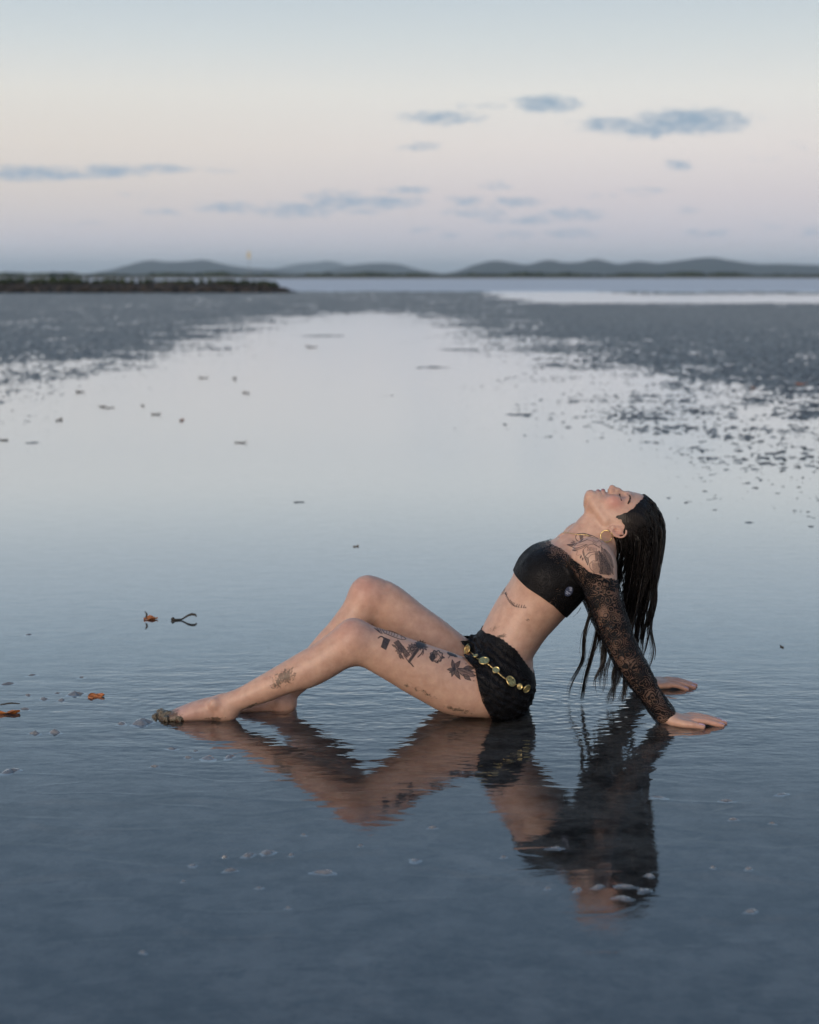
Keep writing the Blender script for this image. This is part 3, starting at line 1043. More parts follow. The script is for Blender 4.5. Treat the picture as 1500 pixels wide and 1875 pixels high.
# ears: plate, rim, lobe; hollow cut
for s in (-1, 1):
    B0 = .0685
    def E(x, y, o):
        return HP(x, y, s * (B0 + o))
    BODY.append(Cone([E(1113, 962, -.004), E(1122, 962, .0), E(1132, 964, .002)], [.0058, .0085, .0075], 0.006, 'ear'))
    BODY.append(Ell(E(1126.5, 966.5, .0045), (.0205, .0048, .0125), np.array([[.99, 0, -.12], [0, 1, 0], [.12, 0, .99]]), 0.004, 'ear'))
    rim = [E(1112, 962.5, .003), E(1115, 968.5, .008), E(1122, 974, .0125), E(1131, 976, .0145), E(1138, 973, .0135), E(1141.2, 967, .0105), E(1139, 960.5, .007), E(1133, 957.5, .003), E(1127, 958.5, .001)]
    BODY.append(Cone(catmull(rim, 26), np.interp(np.linspace(0, 1, 26), [0, .12, .3, .8, 1], [.0046, .0044, .0034, .0032, .0026]), 0.004, 'ear'))
    BODY.append(Cone([E(1116, 965, .004), E(1124, 970, .0075), E(1133, 969.5, .0085)], [.004, .0042, .0036], 0.006, 'ear'))
    BODY.append(Cone([E(1116, 957.5, .003), E(1119.5, 959, .0045)], [.0032, .003], 0.004, 'ear'))
    CUT.append(Ell(E(1122.5, 963.6, .0105), (.0085, .0062, .0060), None, 0.003))


def body_d(P, margin=0.045):
    return eval_sdf(BODY, CUT, P, margin)


LO = np.min([p.lo for p in BODY], 0) - 0.02
HI = np.max([p.hi for p in BODY], 0) + 0.02
BV, BF = surface(body_d, LO, HI, 0.0029)
# ------------------------------------------------------------------ person: materials
def mat_skin():
    m, nt, out = new_mat('skin')
    at = nt.n('ShaderNodeAttribute', attribute_name='tone')
    geo = nt.n('ShaderNodeNewGeometry')
    pos = geo.outputs['Position']
    mott = nt.noise(pos, 38.0, 3.0, 0.6)
    c = nt.mix(1.0, at.outputs['Color'], nt.ramp(mott, [(0.3, (0.86, 0.81, 0.80, 1)), (0.7, (1.08, 1.08, 1.07, 1))]), 'MULTIPLY')
    # sand grains stuck to the skin
    sa = nt.n('ShaderNodeAttribute', attribute_name='grit')
    grain = nt.noise(pos, 420.0, 2.0, 0.6)
    patch = nt.noise(pos, 90.0, 3.0, 0.65)
    g = nt.math('ADD', nt.math('MULTIPLY', grain, 0.55), nt.math('MULTIPLY', patch, 0.75))
    g = nt.math('SUBTRACT', nt.math('ADD', g, sa.outputs['Fac']), 1.06)
    g = nt.mapr(g, 0.0, 0.10, 0.0, 0.85)
    c = nt.mix(g, c, (0.075, 0.058, 0.040, 1))
    b = principled(nt, Base_Color=c, Roughness=nt.mapr(mott, 0.3, 0.7, 0.34, 0.50), IOR=1.45)
    b.inputs['Subsurface Weight'].default_value = 0.22
    b.inputs['Subsurface Radius'].default_value = (1.0, 0.38, 0.2)
    b.inputs['Subsurface Scale'].default_value = 0.008
    bump = nt.n('ShaderNodeBump')
    bump.inputs['Strength'].default_value = 0.45
    bump.inputs['Distance'].default_value = 0.0009
    nt.put(bump.inputs['Height'], nt.math('ADD', nt.noise(pos, 260.0, 2.0, 0.6), nt.math('MULTIPLY', g, 1.5)))
    nt.put(b.inputs['Normal'], bump.outputs[0])
    nt.put(out.inputs[0], b.outputs[0])
    return m


def mat_lace():
    """black lace: floral motifs on an open net; attribute 'sheer' says how open"""
    m, nt, out = new_mat('black_lace')
    geo = nt.n('ShaderNodeNewGeometry')
    pos = geo.outputs['Position']
    sh = nt.n('ShaderNodeAttribute', attribute_name='sheer').outputs['Fac']
    warp = nt.vmath('ADD', pos, nt.scalev(nt.noise(pos, 30.0, 2.0, 0.5, out=1), (0.016, 0.016, 0.016)))
    vo = nt.n('ShaderNodeTexVoronoi', feature='F1')
    vo.inputs['Scale'].default_value = 46.0
    nt.put(vo.inputs['Vector'], warp)
    petals = nt.math('SINE', nt.math('MULTIPLY', vo.outputs['Distance'], 26.0))
    big = nt.noise(pos, 30.0, 3.0, 0.6)
    fine = nt.noise(pos, 230.0, 1.0, 0.5)
    dens = nt.math('ADD', nt.math('MULTIPLY', petals, 0.30), nt.math('ADD', nt.math('MULTIPLY', nt.math('SUBTRACT', big, 0.5), 1.5), nt.math('MULTIPLY', nt.math('SUBTRACT', fine, 0.5), 0.8)))
    open_ = nt.mapr(nt.math('SUBTRACT', nt.math('SUBTRACT', sh, 0.62), dens), 0.0, 0.36, 0.0, 0.60)
    rough = nt.mapr(dens, -0.3, 0.4, 0.75, 0.5)
    c = nt.ramp(nt.mapr(dens, -0.4, 0.5, 0, 1), [(0.0, (0.0014, 0.0014, 0.0018, 1)), (1.0, (0.0065, 0.0068, 0.0085, 1))])
    b = principled(nt, Base_Color=c, Roughness=rough, IOR=1.4)
    b.inputs['Specular IOR Level'].default_value = 0.28
    bump = nt.n('ShaderNodeBump')
    bump.inputs['Strength'].default_value = 0.55
    bump.inputs['Distance'].default_value = 0.0014
    nt.put(bump.inputs['Height'], nt.math('ADD', dens, nt.math('MULTIPLY', fine, 0.5)))
    nt.put(b.inputs['Normal'], bump.outputs[0])
    tr = nt.n('ShaderNodeBsdfTransparent')
    mx = nt.n('ShaderNodeMixShader')
    nt.put(mx.inputs[0], open_)
    nt.put(mx.inputs[1], b.outputs[0])
    nt.put(mx.inputs[2], tr.outputs[0])
    nt.put(out.inputs[0], mx.outputs[0])
    return m


def mat_ink():
    m, nt, out = new_mat('tattoo_ink')
    at = nt.n('ShaderNodeAttribute', attribute_name='ink')
    geo = nt.n('ShaderNodeNewGeometry')
    n1 = nt.noise(geo.outputs['Position'], 300.0, 2.0)
    b = principled(nt, Base_Color=(0.022, 0.026, 0.034, 1), Roughness=0.48)
    tr = nt.n('ShaderNodeBsdfTransparent')
    mx = nt.n('ShaderNodeMixShader')
    nt.put(mx.inputs[0], nt.math('MULTIPLY', at.outputs['Fac'], nt.mapr(n1, 0.3, 0.7, 0.78, 1.0)))
    nt.put(mx.inputs[1], tr.outputs[0])
    nt.put(mx.inputs[2], b.outputs[0])
    nt.put(out.inputs[0], mx.outputs[0])
    return m


def simple_mat(name, colr, rough, metal=0.0, var=None, scale=60.0, bumpd=0.0):
    m, nt, out = new_mat(name)
    geo = nt.n('ShaderNodeNewGeometry')
    n1 = nt.noise(geo.outputs['Position'], scale, 3.0, 0.6)
    c2 = var or tuple(min(1, x * 1.35) for x in colr)
    c = nt.ramp(n1, [(0.32, tuple(colr) + (1,)), (0.68, tuple(c2) + (1,))])
    b = principled(nt, Base_Color=c, Roughness=rough, Metallic=metal)
    if bumpd:
        bump = nt.n('ShaderNodeBump')
        bump.inputs['Strength'].default_value = 0.7
        bump.inputs['Distance'].default_value = bumpd
        nt.put(bump.inputs['Height'], n1)
        nt.put(b.inputs['Normal'], bump.outputs[0])
    nt.put(out.inputs[0], b.outputs[0])
    return m


def mat_hair():
    m, nt, out = new_mat('wet_hair')
    geo = nt.n('ShaderNodeNewGeometry')
    n1 = nt.noise(nt.scalev(geo.outputs['Position'], (1.0, 1.0, 0.12)), 240.0, 2.0, 0.6)
    c = nt.ramp(n1, [(0.3, (0.0030, 0.0025, 0.0024, 1)), (0.75, (0.012, 0.009, 0.008, 1))])
    b = principled(nt, Base_Color=c, Roughness=0.34, IOR=1.38)
    b.inputs['Specular IOR Level'].default_value = 0.38
    bump = nt.n('ShaderNodeBump')
    bump.inputs['Strength'].default_value = 0.5
    bump.inputs['Distance'].default_value = 0.002
    nt.put(bump.inputs['Height'], n1)
    nt.put(b.inputs['Normal'], bump.outputs[0])
    nt.put(out.inputs[0], b.outputs[0])
    return m


M_SKIN, M_LACE, M_INK, M_HAIR = mat_skin(), mat_lace(), mat_ink(), mat_hair()
M_GOLD = simple_mat('worn_gold', (0.58, 0.44, 0.17), 0.30, 1.0, (0.80, 0.64, 0.30), 300.0, 0.0008)
M_NAIL = simple_mat('nail_polish', (0.45, 0.30, 0.36), 0.18)
M_LASH = simple_mat('dark_hairs', (0.012, 0.009, 0.008), 0.6)
M_MUD = simple_mat('wet_mud', (0.050, 0.043, 0.030), 0.40, 0.0, (0.17, 0.145, 0.10), 160.0, 0.006)

# ------------------------------------------------------------------ person: body
person = empty('person', (0.28, TY, 0.0))
tag(person, 'woman in black lace top and skirt leaning back on her hands in shallow water', 'person')
body = mesh_np('body', BV, BF, M_SKIN, person)


def proj(P):
    """world -> photo pixel"""
    q = P - np.array([0, CAM_Y, CAM_Z])
    zc = q[:, 1] * math.cos(PITCH) - q[:, 2] * math.sin(PITCH)
    uc = q[:, 1] * math.sin(PITCH) + q[:, 2] * math.cos(PITCH)
    return np.stack([750 + FPX * q[:, 0] / zc, 937.5 - FPX * uc / zc], 1)


def blob(P, c, r):
    return np.exp(-(((P - np.asarray(c)) / np.asarray(r)) ** 2).sum(1))


base = np.array([0.538, 0.356, 0.272])
tone = np.tile(base, (len(BV), 1))
def tint(wt, colr):
    global tone
    wt = np.clip(wt, 0, 1)[:, None]
    tone = tone * (1 - wt) + np.array(colr) * wt
nz = fbm(BV, 14.0, 3)
tint((nz - 0.45) * 0.9, (0.47, 0.295, 0.235))
tint(blob(BV, PX(640, 1160, -.17), .05) * .5 + blob(BV, PX(668, 1078, .03), .055) * .55, (0.50, 0.262, 0.215))        # knees
for s in (-1, 1):
    tint(blob(BV, HP(1122, 916, s * .05), (.024, .022, .020)) * .75, (0.50, 0.205, 0.185))                          # cheeks
    tint(blob(BV, HP(1127, 968, s * .08), (.022, .02, .018)) * .5, (0.52, 0.255, 0.205))
    tint(blob(BV, HP(1139, 908, s * .034), (.010, .012, .012)) * .5, (0.36, 0.215, 0.190))
tint(blob(BV, HP(1119, 893, 0), (.014, .014, .012)) * .35, (0.50, 0.23, 0.19))
lip = np.maximum(blob(BV, HP(1104.3, 897.5), (.0062, .018, .0075)), blob(BV, HP(1096.0, 898.5), (.0062, .017, .0075)))
tint(sstep(.32, .6, lip) * .85, (0.36, 0.135, 0.145))
tint(sstep(.5, .8, blob(BV, HP(1100.2, 896.5), (.0022, .020, .008))) * .8, (0.12, 0.045, 0.045))  # mouth crease, its shade painted in as a dark line
tint(sstep(-.45, -.68, BV[:, 0]) * .45 + blob(BV, PX(500, 1290, .0), (.14, .09, .05)) * .4, (0.43, 0.282, 0.265))       # feet, a little cold
for wv in (hand,):
    hx = sstep(.76, .86, BV[:, 0]) * (BV[:, 2] < .06)
    tint(hx * .5, (0.52, 0.285, 0.225))
vcol(body, 'tone', tone)
pp = proj(BV)
grit = 0.10 + 0.0 * pp[:, 0]
def gr(px, py, rx, ry, amp, rot=0.0):
    global grit
    dx, dy = pp[:, 0] - px, pp[:, 1] - py
    cr, sr = math.cos(rot), math.sin(rot)
    u, v = (dx * cr + dy * sr) / rx, (-dx * sr + dy * cr) / ry
    grit = np.maximum(grit, 0.10 + (amp + .14) * np.exp(-(u * u + v * v)))
gr(520, 1240, 34, 20, .33, -0.5)
gr(505, 1255, 16, 14, .30)
gr(300, 1312, 30, 16, .75)
gr(395, 1316, 28, 5, .32)
gr(460, 1293, 16, 3.5, .36, -.5)
gr(918, 1165, 12, 6, .34, -.3)
gr(905, 1152, 16, 8, .24)
gr(966, 1135, 8, 5, .24)
gr(780, 1270, 40, 8, .22, .5)
gr(840, 1300, 40, 8, .26, .2)
gr(745, 1255, 10, 6, .26)
vattr(body, 'grit', grit)
BVH = BVHTree.FromPolygons([Vector(v) for v in BV], BF.tolist(), all_triangles=False)

# ------------------------------------------------------------------ clothing, draped over the same field
def xz(p):
    return np.array([p[0], p[2]])


def cut_shell(V, F, g):
    """keep the part of the shell where g > 0, boundary vertices moved onto g = 0"""
    fin = g[F] > 0
    keep = fin.any(1)
    F2 = F[keep]
    V = V.copy()
    e = np.concatenate([F2[:, [0, 1]], F2[:, [1, 2]], F2[:, [2, 3]], F2[:, [3, 0]], F2[:, [0, 2]], F2[:, [1, 3]]])
    e = np.concatenate([e, e[:, ::-1]])
    m = (g[e[:, 0]] <= 0) & (g[e[:, 1]] > 0)
    e = e[m]
    t = np.clip(g[e[:, 0]] / (g[e[:, 0]] - g[e[:, 1]] - 1e-12), 0, 0.97)
    newp = V[e[:, 0]] + t[:, None] * (V[e[:, 1]] - V[e[:, 0]])
    acc = np.zeros_like(V)
    num = np.zeros(len(V))
    np.add.at(acc, e[:, 0], newp)
    np.add.at(num, e[:, 0], 1)
    mv = num > 0
    V[mv] = acc[mv] / num[mv][:, None]
    used = np.unique(F2)
    remap = np.full(len(V), -1)
    remap[used] = np.arange(len(used))
    return V[used], remap[F2], used


class Line:
    """border line of a garment in the upright plane, given by photo pixels and depths"""
    def __init__(self, pts, er, origin):
        P = np.array([xz(PX(*p)) for p in pts])
        self.er = np.asarray(er) / np.linalg.norm(er)
        self.es = np.array([-self.er[1], self.er[0]])
        if self.es[1] < 0:
            self.es = -self.es
        r, s = P @ self.er, P @ self.es
        o = np.argsort(r)
        self.r, self.s = r[o], s[o]

    def above(self, V):
        q = V[:, [0, 2]]
        r, s = q @ self.er, q @ self.es
        sl0 = (self.s[1] - self.s[0]) / (self.r[1] - self.r[0])
        sl1 = (self.s[-1] - self.s[-2]) / (self.r[-1] - self.r[-2])
        sb = np.interp(r, self.r, self.s)
        sb = np.where(r < self.r[0], self.s[0] + sl0 * (r - self.r[0]), sb)
        sb = np.where(r > self.r[-1], self.s[-1] + sl1 * (r - self.r[-1]), sb)
        return s - sb, r


er_t = xz(PX(1035, 1125, TY) - PX(944, 1050, TY))
L_bot = Line([(940, 1047, TY), (963, 1071, -.04), (990, 1091, -.09), (1013, 1107, -.08), (1037, 1127, TY)], er_t, None)
L_top = Line([(1003, 990, TY), (1027, 1001, -.02), (1047, 1020, -.08), (1073, 1040, -.13), (1100, 1053, -.16), (1126, 1060, -.15)], er_t, None)
ARMS = [p for p in BODY if p.grp == 'arm']
TRUNKP = [p for p in BODY if p.grp == 'trunk']
TOPP = TRUNKP + ARMS
cuffN, cuffD = PX(1221, 1313, -.165), PX(1221, 1313, -.165) - PX(1185, 1262, -.163)
cuffD = cuffD / np.linalg.norm(cuffD)


def top_d(P):
    d = eval_sdf(TOPP, [], P)
    along = (P - cuffN) @ cuffD                               # negative up the sleeve
    arm = sstep(.0, -.30, along) * 0
    fold = fbm(P * np.array([1, 1, 1.0]), 55.0, 2) - 0.5
    loose = 0.0045 + 0.0075 * sstep(-.10, -.01, along) + 0.004 * sstep(-.42, -.3, along) * sstep(-.05, -.2, along)
    slv = sstep(-.05, .03, P[:, 0] - 0.53)
    return d - (0.0042 + slv * (loose - 0.004)) - fold * (0.0016 + 0.005 * slv)


lo_t, hi_t = np.array([.28, -.26, -.01]), np.array([.82, .36, .56])
TV, TF = surface(top_d, lo_t, hi_t, 0.0034)
gb, rb = L_bot.above(TV)
gt, rt = L_top.above(TV)
d_arm = np.minimum.reduce([p(TV) for p in ARMS])
d_tr = trunk(TV)
scal = 0.0022 * np.abs(np.sin(rt * 330.0)) + 0.0016 * np.sin(rt * 140 + TV[:, 1] * 90)
g_arm = (d_tr - d_arm) * 1.5 - 0.004
g_c = -((TV - cuffN) @ cuffD) + 0.002 * np.abs(np.sin(TV[:, 1] * 300))
g = np.minimum(np.minimum(-gt + scal, np.maximum(gb, g_arm)), g_c)
cv, cf, used = cut_shell(TV, TF, g)
lace_top = mesh_np('lace_top', cv, cf, M_LACE, person)
band = sstep(-.050, -.012, gt[used]) * sstep(-.010, .01, g_c[used])
armness = sstep(-.02, .03, g_arm[used])
back = sstep(.20, .26, rb[used] - L_bot.r[0]) * 0.0 + sstep(.055, .105, rb[used] - L_bot.r[0]) * sstep(0.075, 0.03, gb[used]) * .35
vattr(lace_top, 'sheer', np.clip(np.maximum(np.maximum(band * (1 - armness) * .86 , armness * .71), back), 0, 1))

# skirt
THIGH = [p for p in BODY if p.grp == 'leg' and isinstance(p, Loft)]
SKP = TRUNKP + [THIGH[0], THIGH[2]]
SK = []
for p in SKP:
    import copy as _copy
    q_ = _copy.copy(p)
    q_.k = 0.05
    SK.append(q_)


er_s = xz(PX(968, 1215, TY) - PX(882, 1155, TY))
L_sk = Line([(878, 1152, TY), (900, 1161, -.05), (920, 1171, -.09), (945, 1189, -.09), (971, 1217, TY)], er_s, None)


def skirt_d(P):
    d = eval_sdf(SK, [], P, 0.06)
    ru = np.sin((P[:, 2] * .8 + P[:, 0] * 0.6) * 330 + 9.0 * fbm(P, 26.0, 2)) * 0.0018 + (fbm(P * np.array([1.3, 1, 1.0]), 75.0, 3) - 0.5) * 0.009
    top, _ = L_sk.above(P)
    edge = sstep(.0, -.030, top)
    return d - 0.0022 - edge * (0.004 + ru)


lo_s, hi_s = np.array([.12, -.24, -.03]), np.array([.40, .28, .29])
KV, KF = surface(skirt_d, lo_s, hi_s, 0.0032)
gs, rs = L_sk.above(KV)
hem = [(846, 1192, -.08), (862, 1200, -.14), (871, 1227, -.165), (877, 1257, -.17), (884, 1283, -.165), (896, 1304, -.13), (903, 1318, -.10)]
hp = np.array([xz(PX(*p)) for p in hem])
o = np.argsort(hp[:, 1])
xh = np.interp(KV[:, 2], hp[o, 1], hp[o, 0])
far_side = sstep(.0, .08, KV[:, 1] - TY)
gh = KV[:, 0] - xh - 0.004 * far_side + 0.0024 * np.abs(np.sin(KV[:, 2] * 420 + KV[:, 1] * 60))
g = np.minimum(-gs + 0.0012 * np.sin(rs * 500), gh)
kv, kf, used = cut_shell(KV, KF, g)
skirt = mesh_np('lace_skirt', kv, kf, M_LACE, person)
vattr(skirt, 'sheer', np.full(len(kv), 0.16) + 0.22 * sstep(.012, .0, gh[used]))
SBVH = BVHTree.FromPolygons([Vector(v) for v in kv], kf.tolist(), all_triangles=False)


def cast(bvh, px, py, from_far=False):
    """first hit on the surface along the line of sight of a photo pixel"""
    o_ = Vector((0, CAM_Y, CAM_Z))
    d_ = (Vector(PX(px, py, 0.0)) - o_).normalized()
    hit = bvh.ray_cast(o_, d_)
    if hit[0] is None:
        return None, None
    nrm = hit[1]
    if nrm.dot(d_) > 0:
        nrm = -nrm
    return np.array(hit[0]), np.array(nrm)


# ------------------------------------------------------------------ belt of coins
def frame_from(nrm):
    n_ = Vector(nrm).normalized()
    return n_.to_track_quat('Z', 'X').to_matrix()


def medallion(rad, relief):
    """coin with raised rim, beaded ring and raised device"""
    A = Acc()
    prof = [(0.0, .0012), (rad * .55, .0014), (rad * .70, .0009), (rad * .78, .0009), (rad * .84, .0024), (rad * .95, .0025), (rad, .0015), (rad, -.0010), (0.0, -.0012)]
    n = 28
    V, F = [], []
    for i, (r_, z_) in enumerate(prof):
        for k in range(n):
            a_ = 2 * math.pi * k / n
            dz = 0.0
            if relief and 0 < i < 3:
                dz = .0009 * math.sin(a_ * 5) + .0006 * math.sin(a_ * 11 + 1)
            V.append((r_ * math.cos(a_), r_ * math.sin(a_), z_ + dz))
    for i in range(len(prof) - 1):
        for k in range(n):
            k2 = (k + 1) % n
            F.append((i * n + k, i * n + k2, (i + 1) * n + k2, (i + 1) * n + k))
    A.add(V, F)
    return A


def place(A, pos, nrm, spin=0.0, squash=1.0):
    Mx = np.array(frame_from(nrm)) @ np.array(Matrix.Rotation(spin, 3, 'Z'))
    for i in range(len(A.V)):
        v = A.V[i].copy()
        v[:, 1] *= squash
        A.V[i] = v @ Mx.T + np.asarray(pos)
    return A


belt_px = [(859, 1191, .0140, 1), (872, 1205, .0092, 0), (887, 1213, .0155, 1), (908, 1229, .0112, 0), (933, 1249, .0168, 1), (950, 1256, .0092, 0), (962, 1259, .0130, 1)]
path = []
belt_pts = []
for (x, y, rad, rel) in belt_px:
    h_, n_ = cast(SBVH, x, y)
    if h_ is None:
        h_, n_ = cast(SBVH, x - 3, y)
    belt_pts.append((h_ + n_ * .003, n_, rad, rel))
# the far half of the belt mirrors the near half
full = [(h_, n_, rad, rel) for h_, n_, rad, rel in belt_pts] + [(np.array([h_[0], 2 * TY - h_[1], h_[2]]), n_ * np.array([1, -1, 1]), rad, rel) for h_, n_, rad, rel in belt_pts[::-1]]
CA = Acc()
cpx = catmull(np.array([(x, y) for x, y, _, _ in belt_px], float), 60)
chain = []
for (x, y) in cpx:
    h_, n_ = cast(SBVH, x, y)
    if h_ is not None:
        chain.append(h_ + n_ * .0025)
chain = np.array(chain)
for cc in (chain, np.stack([chain[:, 0], 2 * TY - chain[:, 1], chain[:, 2]], 1)):
    cc = catmull(cc[::2], 90)
    CA.add(*tube_np(cc, .0013 + .0009 * (np.arange(90) % 3 == 0), 6))
belt = CA.build('coin_belt', M_GOLD, person)
for i, (h_, n_, rad, rel) in enumerate(full):
    place(medallion(rad, rel), h_ + n_ * .0035, n_, i * .7, 1.0 if rel else .86).build('medallion', M_GOLD, belt)

# ------------------------------------------------------------------ earring, necklace, nails, brows, lashes
for s in (-1, 1):
    cen = HP(1105.3, 974.5, s * .078)
    ang = np.linspace(math.radians(62), math.radians(62 + 338), 40)
    rr_ = .0168
    pts = [cen + np.array([rr_ * math.cos(a_), s * .003 * math.sin(a_ * 2), rr_ * math.sin(a_)]) for a_ in ang]
    V, F = tube_np(pts, .0017 + .0004 * np.sin(np.arange(40) * 1.7), 6)
    ob = tris_quads('hoop_earring', V, F, M_GOLD, person)
npx = [(1031, 976), (1038, 975.5), (1046, 977), (1055, 978.5), (1064, 979), (1073, 979.5), (1080, 981)]
npts = []
for (x, y) in npx:
    h_, n_ = cast(BVH, x, y)
    if h_ is not None:
        npts.append(h_ + n_ * .001)
if len(npts) > 3:
    V, F = tube_np(catmull(npts, 40), .0007 + .0002 * np.sin(np.arange(40) * 2.1), 5)
    tris_quads('necklace', V, F, M_GOLD, person)
for (a_, b_, rr_) in NAILS:
    d_ = (b_ - a_) / np.linalg.norm(b_ - a_)
    up = np.array([0, 0, 1.0]) - d_ * d_[2]
    up /= np.linalg.norm(up)
    sd = np.cross(d_, up)
    c_ = b_ - d_ * .004 + up * rr_ * .60
    V, F = [], []
    nu, nvv = 7, 6
    for i in range(nu):
        for k in range(nvv):
            u_, v_ = -1 + 2 * i / (nu - 1), -1 + 2 * k / (nvv - 1)
            wd = rr_ * .66 * (1 - .45 * max(0, u_) ** 2 - .2 * max(0, -u_) ** 2)
            V.append(c_ + d_ * u_ * rr_ * .95 + sd * v_ * wd + up * (rr_ * .22 * (1 - v_ * v_) + .0004 - rr_ * .18 * max(0, u_) ** 2))
    for i in range(nu - 1):
        for k in range(nvv - 1):
            F.append((i * nvv + k, (i + 1) * nvv + k, (i + 1) * nvv + k + 1, i * nvv + k + 1))
    tris_quads('fingernail', V, F, M_NAIL, person)


def skin_hairs(name, pts_px, n, length, rad, dirfun, jit):
    """brow or lash hairs rooted on the near side of the face, mirrored to the far side"""
    rng = random.Random(5)
    for mirror in (0, 1):
        A = Acc()
        P = catmull(np.array(pts_px, float), n)
        for i, (x, y) in enumerate(P):
            h_, n_ = cast(BVH, x + rng.uniform(-jit, jit), y + rng.uniform(-jit, jit))
            if h_ is None:
                continue
            d_ = dirfun(i / (n - 1))
            d_ = d_ / np.linalg.norm(d_)
            a_ = h_ - n_ * .0003
            b_ = h_ + (d_ * .8 + n_ * .25) * length * .5 + n_ * .0004
            c_ = h_ + (d_ + n_ * .15) * length
            pts = np.array([a_, b_, c_])
            if mirror:
                pts[:, 1] = 2 * TY - pts[:, 1]
            A.add(*tube_np(pts, [rad, rad * .8, rad * .3], 4))
        if A.n:
            A.build(name, M_LASH, person, kind='stuff')


skin_hairs('eyebrow', [(1148.5, 904.0), (1151.5, 905.6), (1153.4, 908.5), (1153.4, 912.5), (1151.8, 917), (1149.8, 921)], 170, .0046, .00042, lambda t: np.array([.35, -.6 - .3 * t, -.75]), 1.1)
skin_hairs('eyelash', [(1136.0, 904.0), (1136.3, 907.5), (1137.0, 911.0), (1138.9, 916.0)], 90, .0050, .00042, lambda t: np.array([-.75, -.35, -.1 - .5 * t]), .15)

# ------------------------------------------------------------------ mud over the toes
def mud_d(P):
    d = None
    for (x, y, Y, r_) in [(290, 1312, -.085, .017), (298, 1308, -.10, .017), (309, 1309, -.118, .016), (320, 1313, -.135, .015), (332, 1318, -.142, .010), (284, 1318, -.10, .012), (303, 1316, -.145, .012), (296, 1305, -.078, .014)]:
        e = np.linalg.norm((P - PX(x, y, Y)) / np.array([1.1, 1.0, .9]), axis=1) - r_
        d = e if d is None else smin(d, e, .012)
    return d + .003 - (fbm(P, 75.0, 3, .65) - .5) * .026


mc_ = PX(305, 1313, -.10)
mv_, mf_ = surface(mud_d, mc_ - [.09, .10, .05], mc_ + [.09, .09, .07], .0026)
mud = mesh_np('mud_clump', mv_, mf_, M_MUD)
tag(mud, 'clump of dark wet mud heaped over her near toes', 'mud')
# ------------------------------------------------------------------ wet hair hanging from the tipped-back head
HAIR_POLY = np.array([(1182, 906), (1173, 917), (1163, 927), (1153, 937), (1140, 942), (1127, 944), (1128, 948), (1137, 951.5), (1144, 961), (1143, 975), (1126, 982), (1104, 992), (1098, 1004), (1100, 1035), (1235, 1040), (1245, 890), (1190, 890)], float)


def in_poly(P, poly):
    x, y = P[:, 0], P[:, 1]
    r_ = np.zeros(len(P), bool)
    j = len(poly) - 1
    for i in range(len(poly)):
        xi, yi = poly[i]
        xj, yj = poly[j]
        r_ ^= ((yi > y) != (yj > y)) & (x < (xj - xi) * (y - yi) / (yj - yi + 1e-12) + xi)
        j = i
    return r_


def poly_dist(P, poly):
    d = np.full(len(P), 1e9)
    for a, b in zip(poly, np.roll(poly, -1, 0)):
        ab = b - a
        t = np.clip(((P - a) @ ab) / (ab @ ab + 1e-12), 0, 1)
        d = np.minimum(d, np.linalg.norm(P - a - t[:, None] * ab, axis=1))
    return np.where(in_poly(P, poly), d, -d)


def near_side(P):
    Q = P.copy()
    Q[:, 1] = TY - np.abs(Q[:, 1] - TY)
    return Q


HEADP = [p for p in BODY if p.grp == 'head'][:2]
HEADN = HEADP + [p for p in BODY if p.grp == 'neck']


def cap_d(P):
    d = eval_sdf(HEADP, [], P)
    l_ = P[:, 1] - TY
    Q = np.stack([l_ * 1.0, (P[:, 0] + P[:, 2]) * .08, P[:, 2] * .05], 1)
    groove = fbm(Q, 260.0, 2) - .5
    return d - .0048 - groove * .0052


hv, hf = surface(cap_d, PX(1060, 1040, TY - .12), PX(1225, 880, TY + .12) + [0, .0, .02], .0030)
gh_ = poly_dist(proj(near_side(hv)), HAIR_POLY) + (fbm(hv * np.array([1, 3, 1]), 150, 2) - .5) * 6
cvv, cff, _ = cut_shell(hv, hf, gh_)
hair = mesh_np('hair', cvv, cff, M_HAIR, person)

rng = np.random.RandomState(11)
cand = np.nonzero((poly_dist(proj(near_side(hv)), HAIR_POLY) > 0.5))[0]
NS = 1000
pd_ = poly_dist(proj(near_side(hv[cand])), HAIR_POLY)
wt_ = 1.0 + 2.5 * np.exp(-pd_ / 5.0)
roots = hv[rng.choice(cand, NS, replace=False, p=wt_ / wt_.sum())]
COLL = [p for p in BODY if p.grp in ('head', 'neck', 'trunk', 'arm', 'ear') and p.hi[0] > .45]


def coll_d(P):
    d = np.full(len(P), .2)
    for p in COLL:
        if isinstance(p, Cone):
            continue
        d = np.minimum(d, p(P))
    return d


STEP = .0085
length = rng.uniform(.36, .50, NS)
nstep = int(.56 / STEP)
pos = roots.copy()
rpx = proj(near_side(roots))
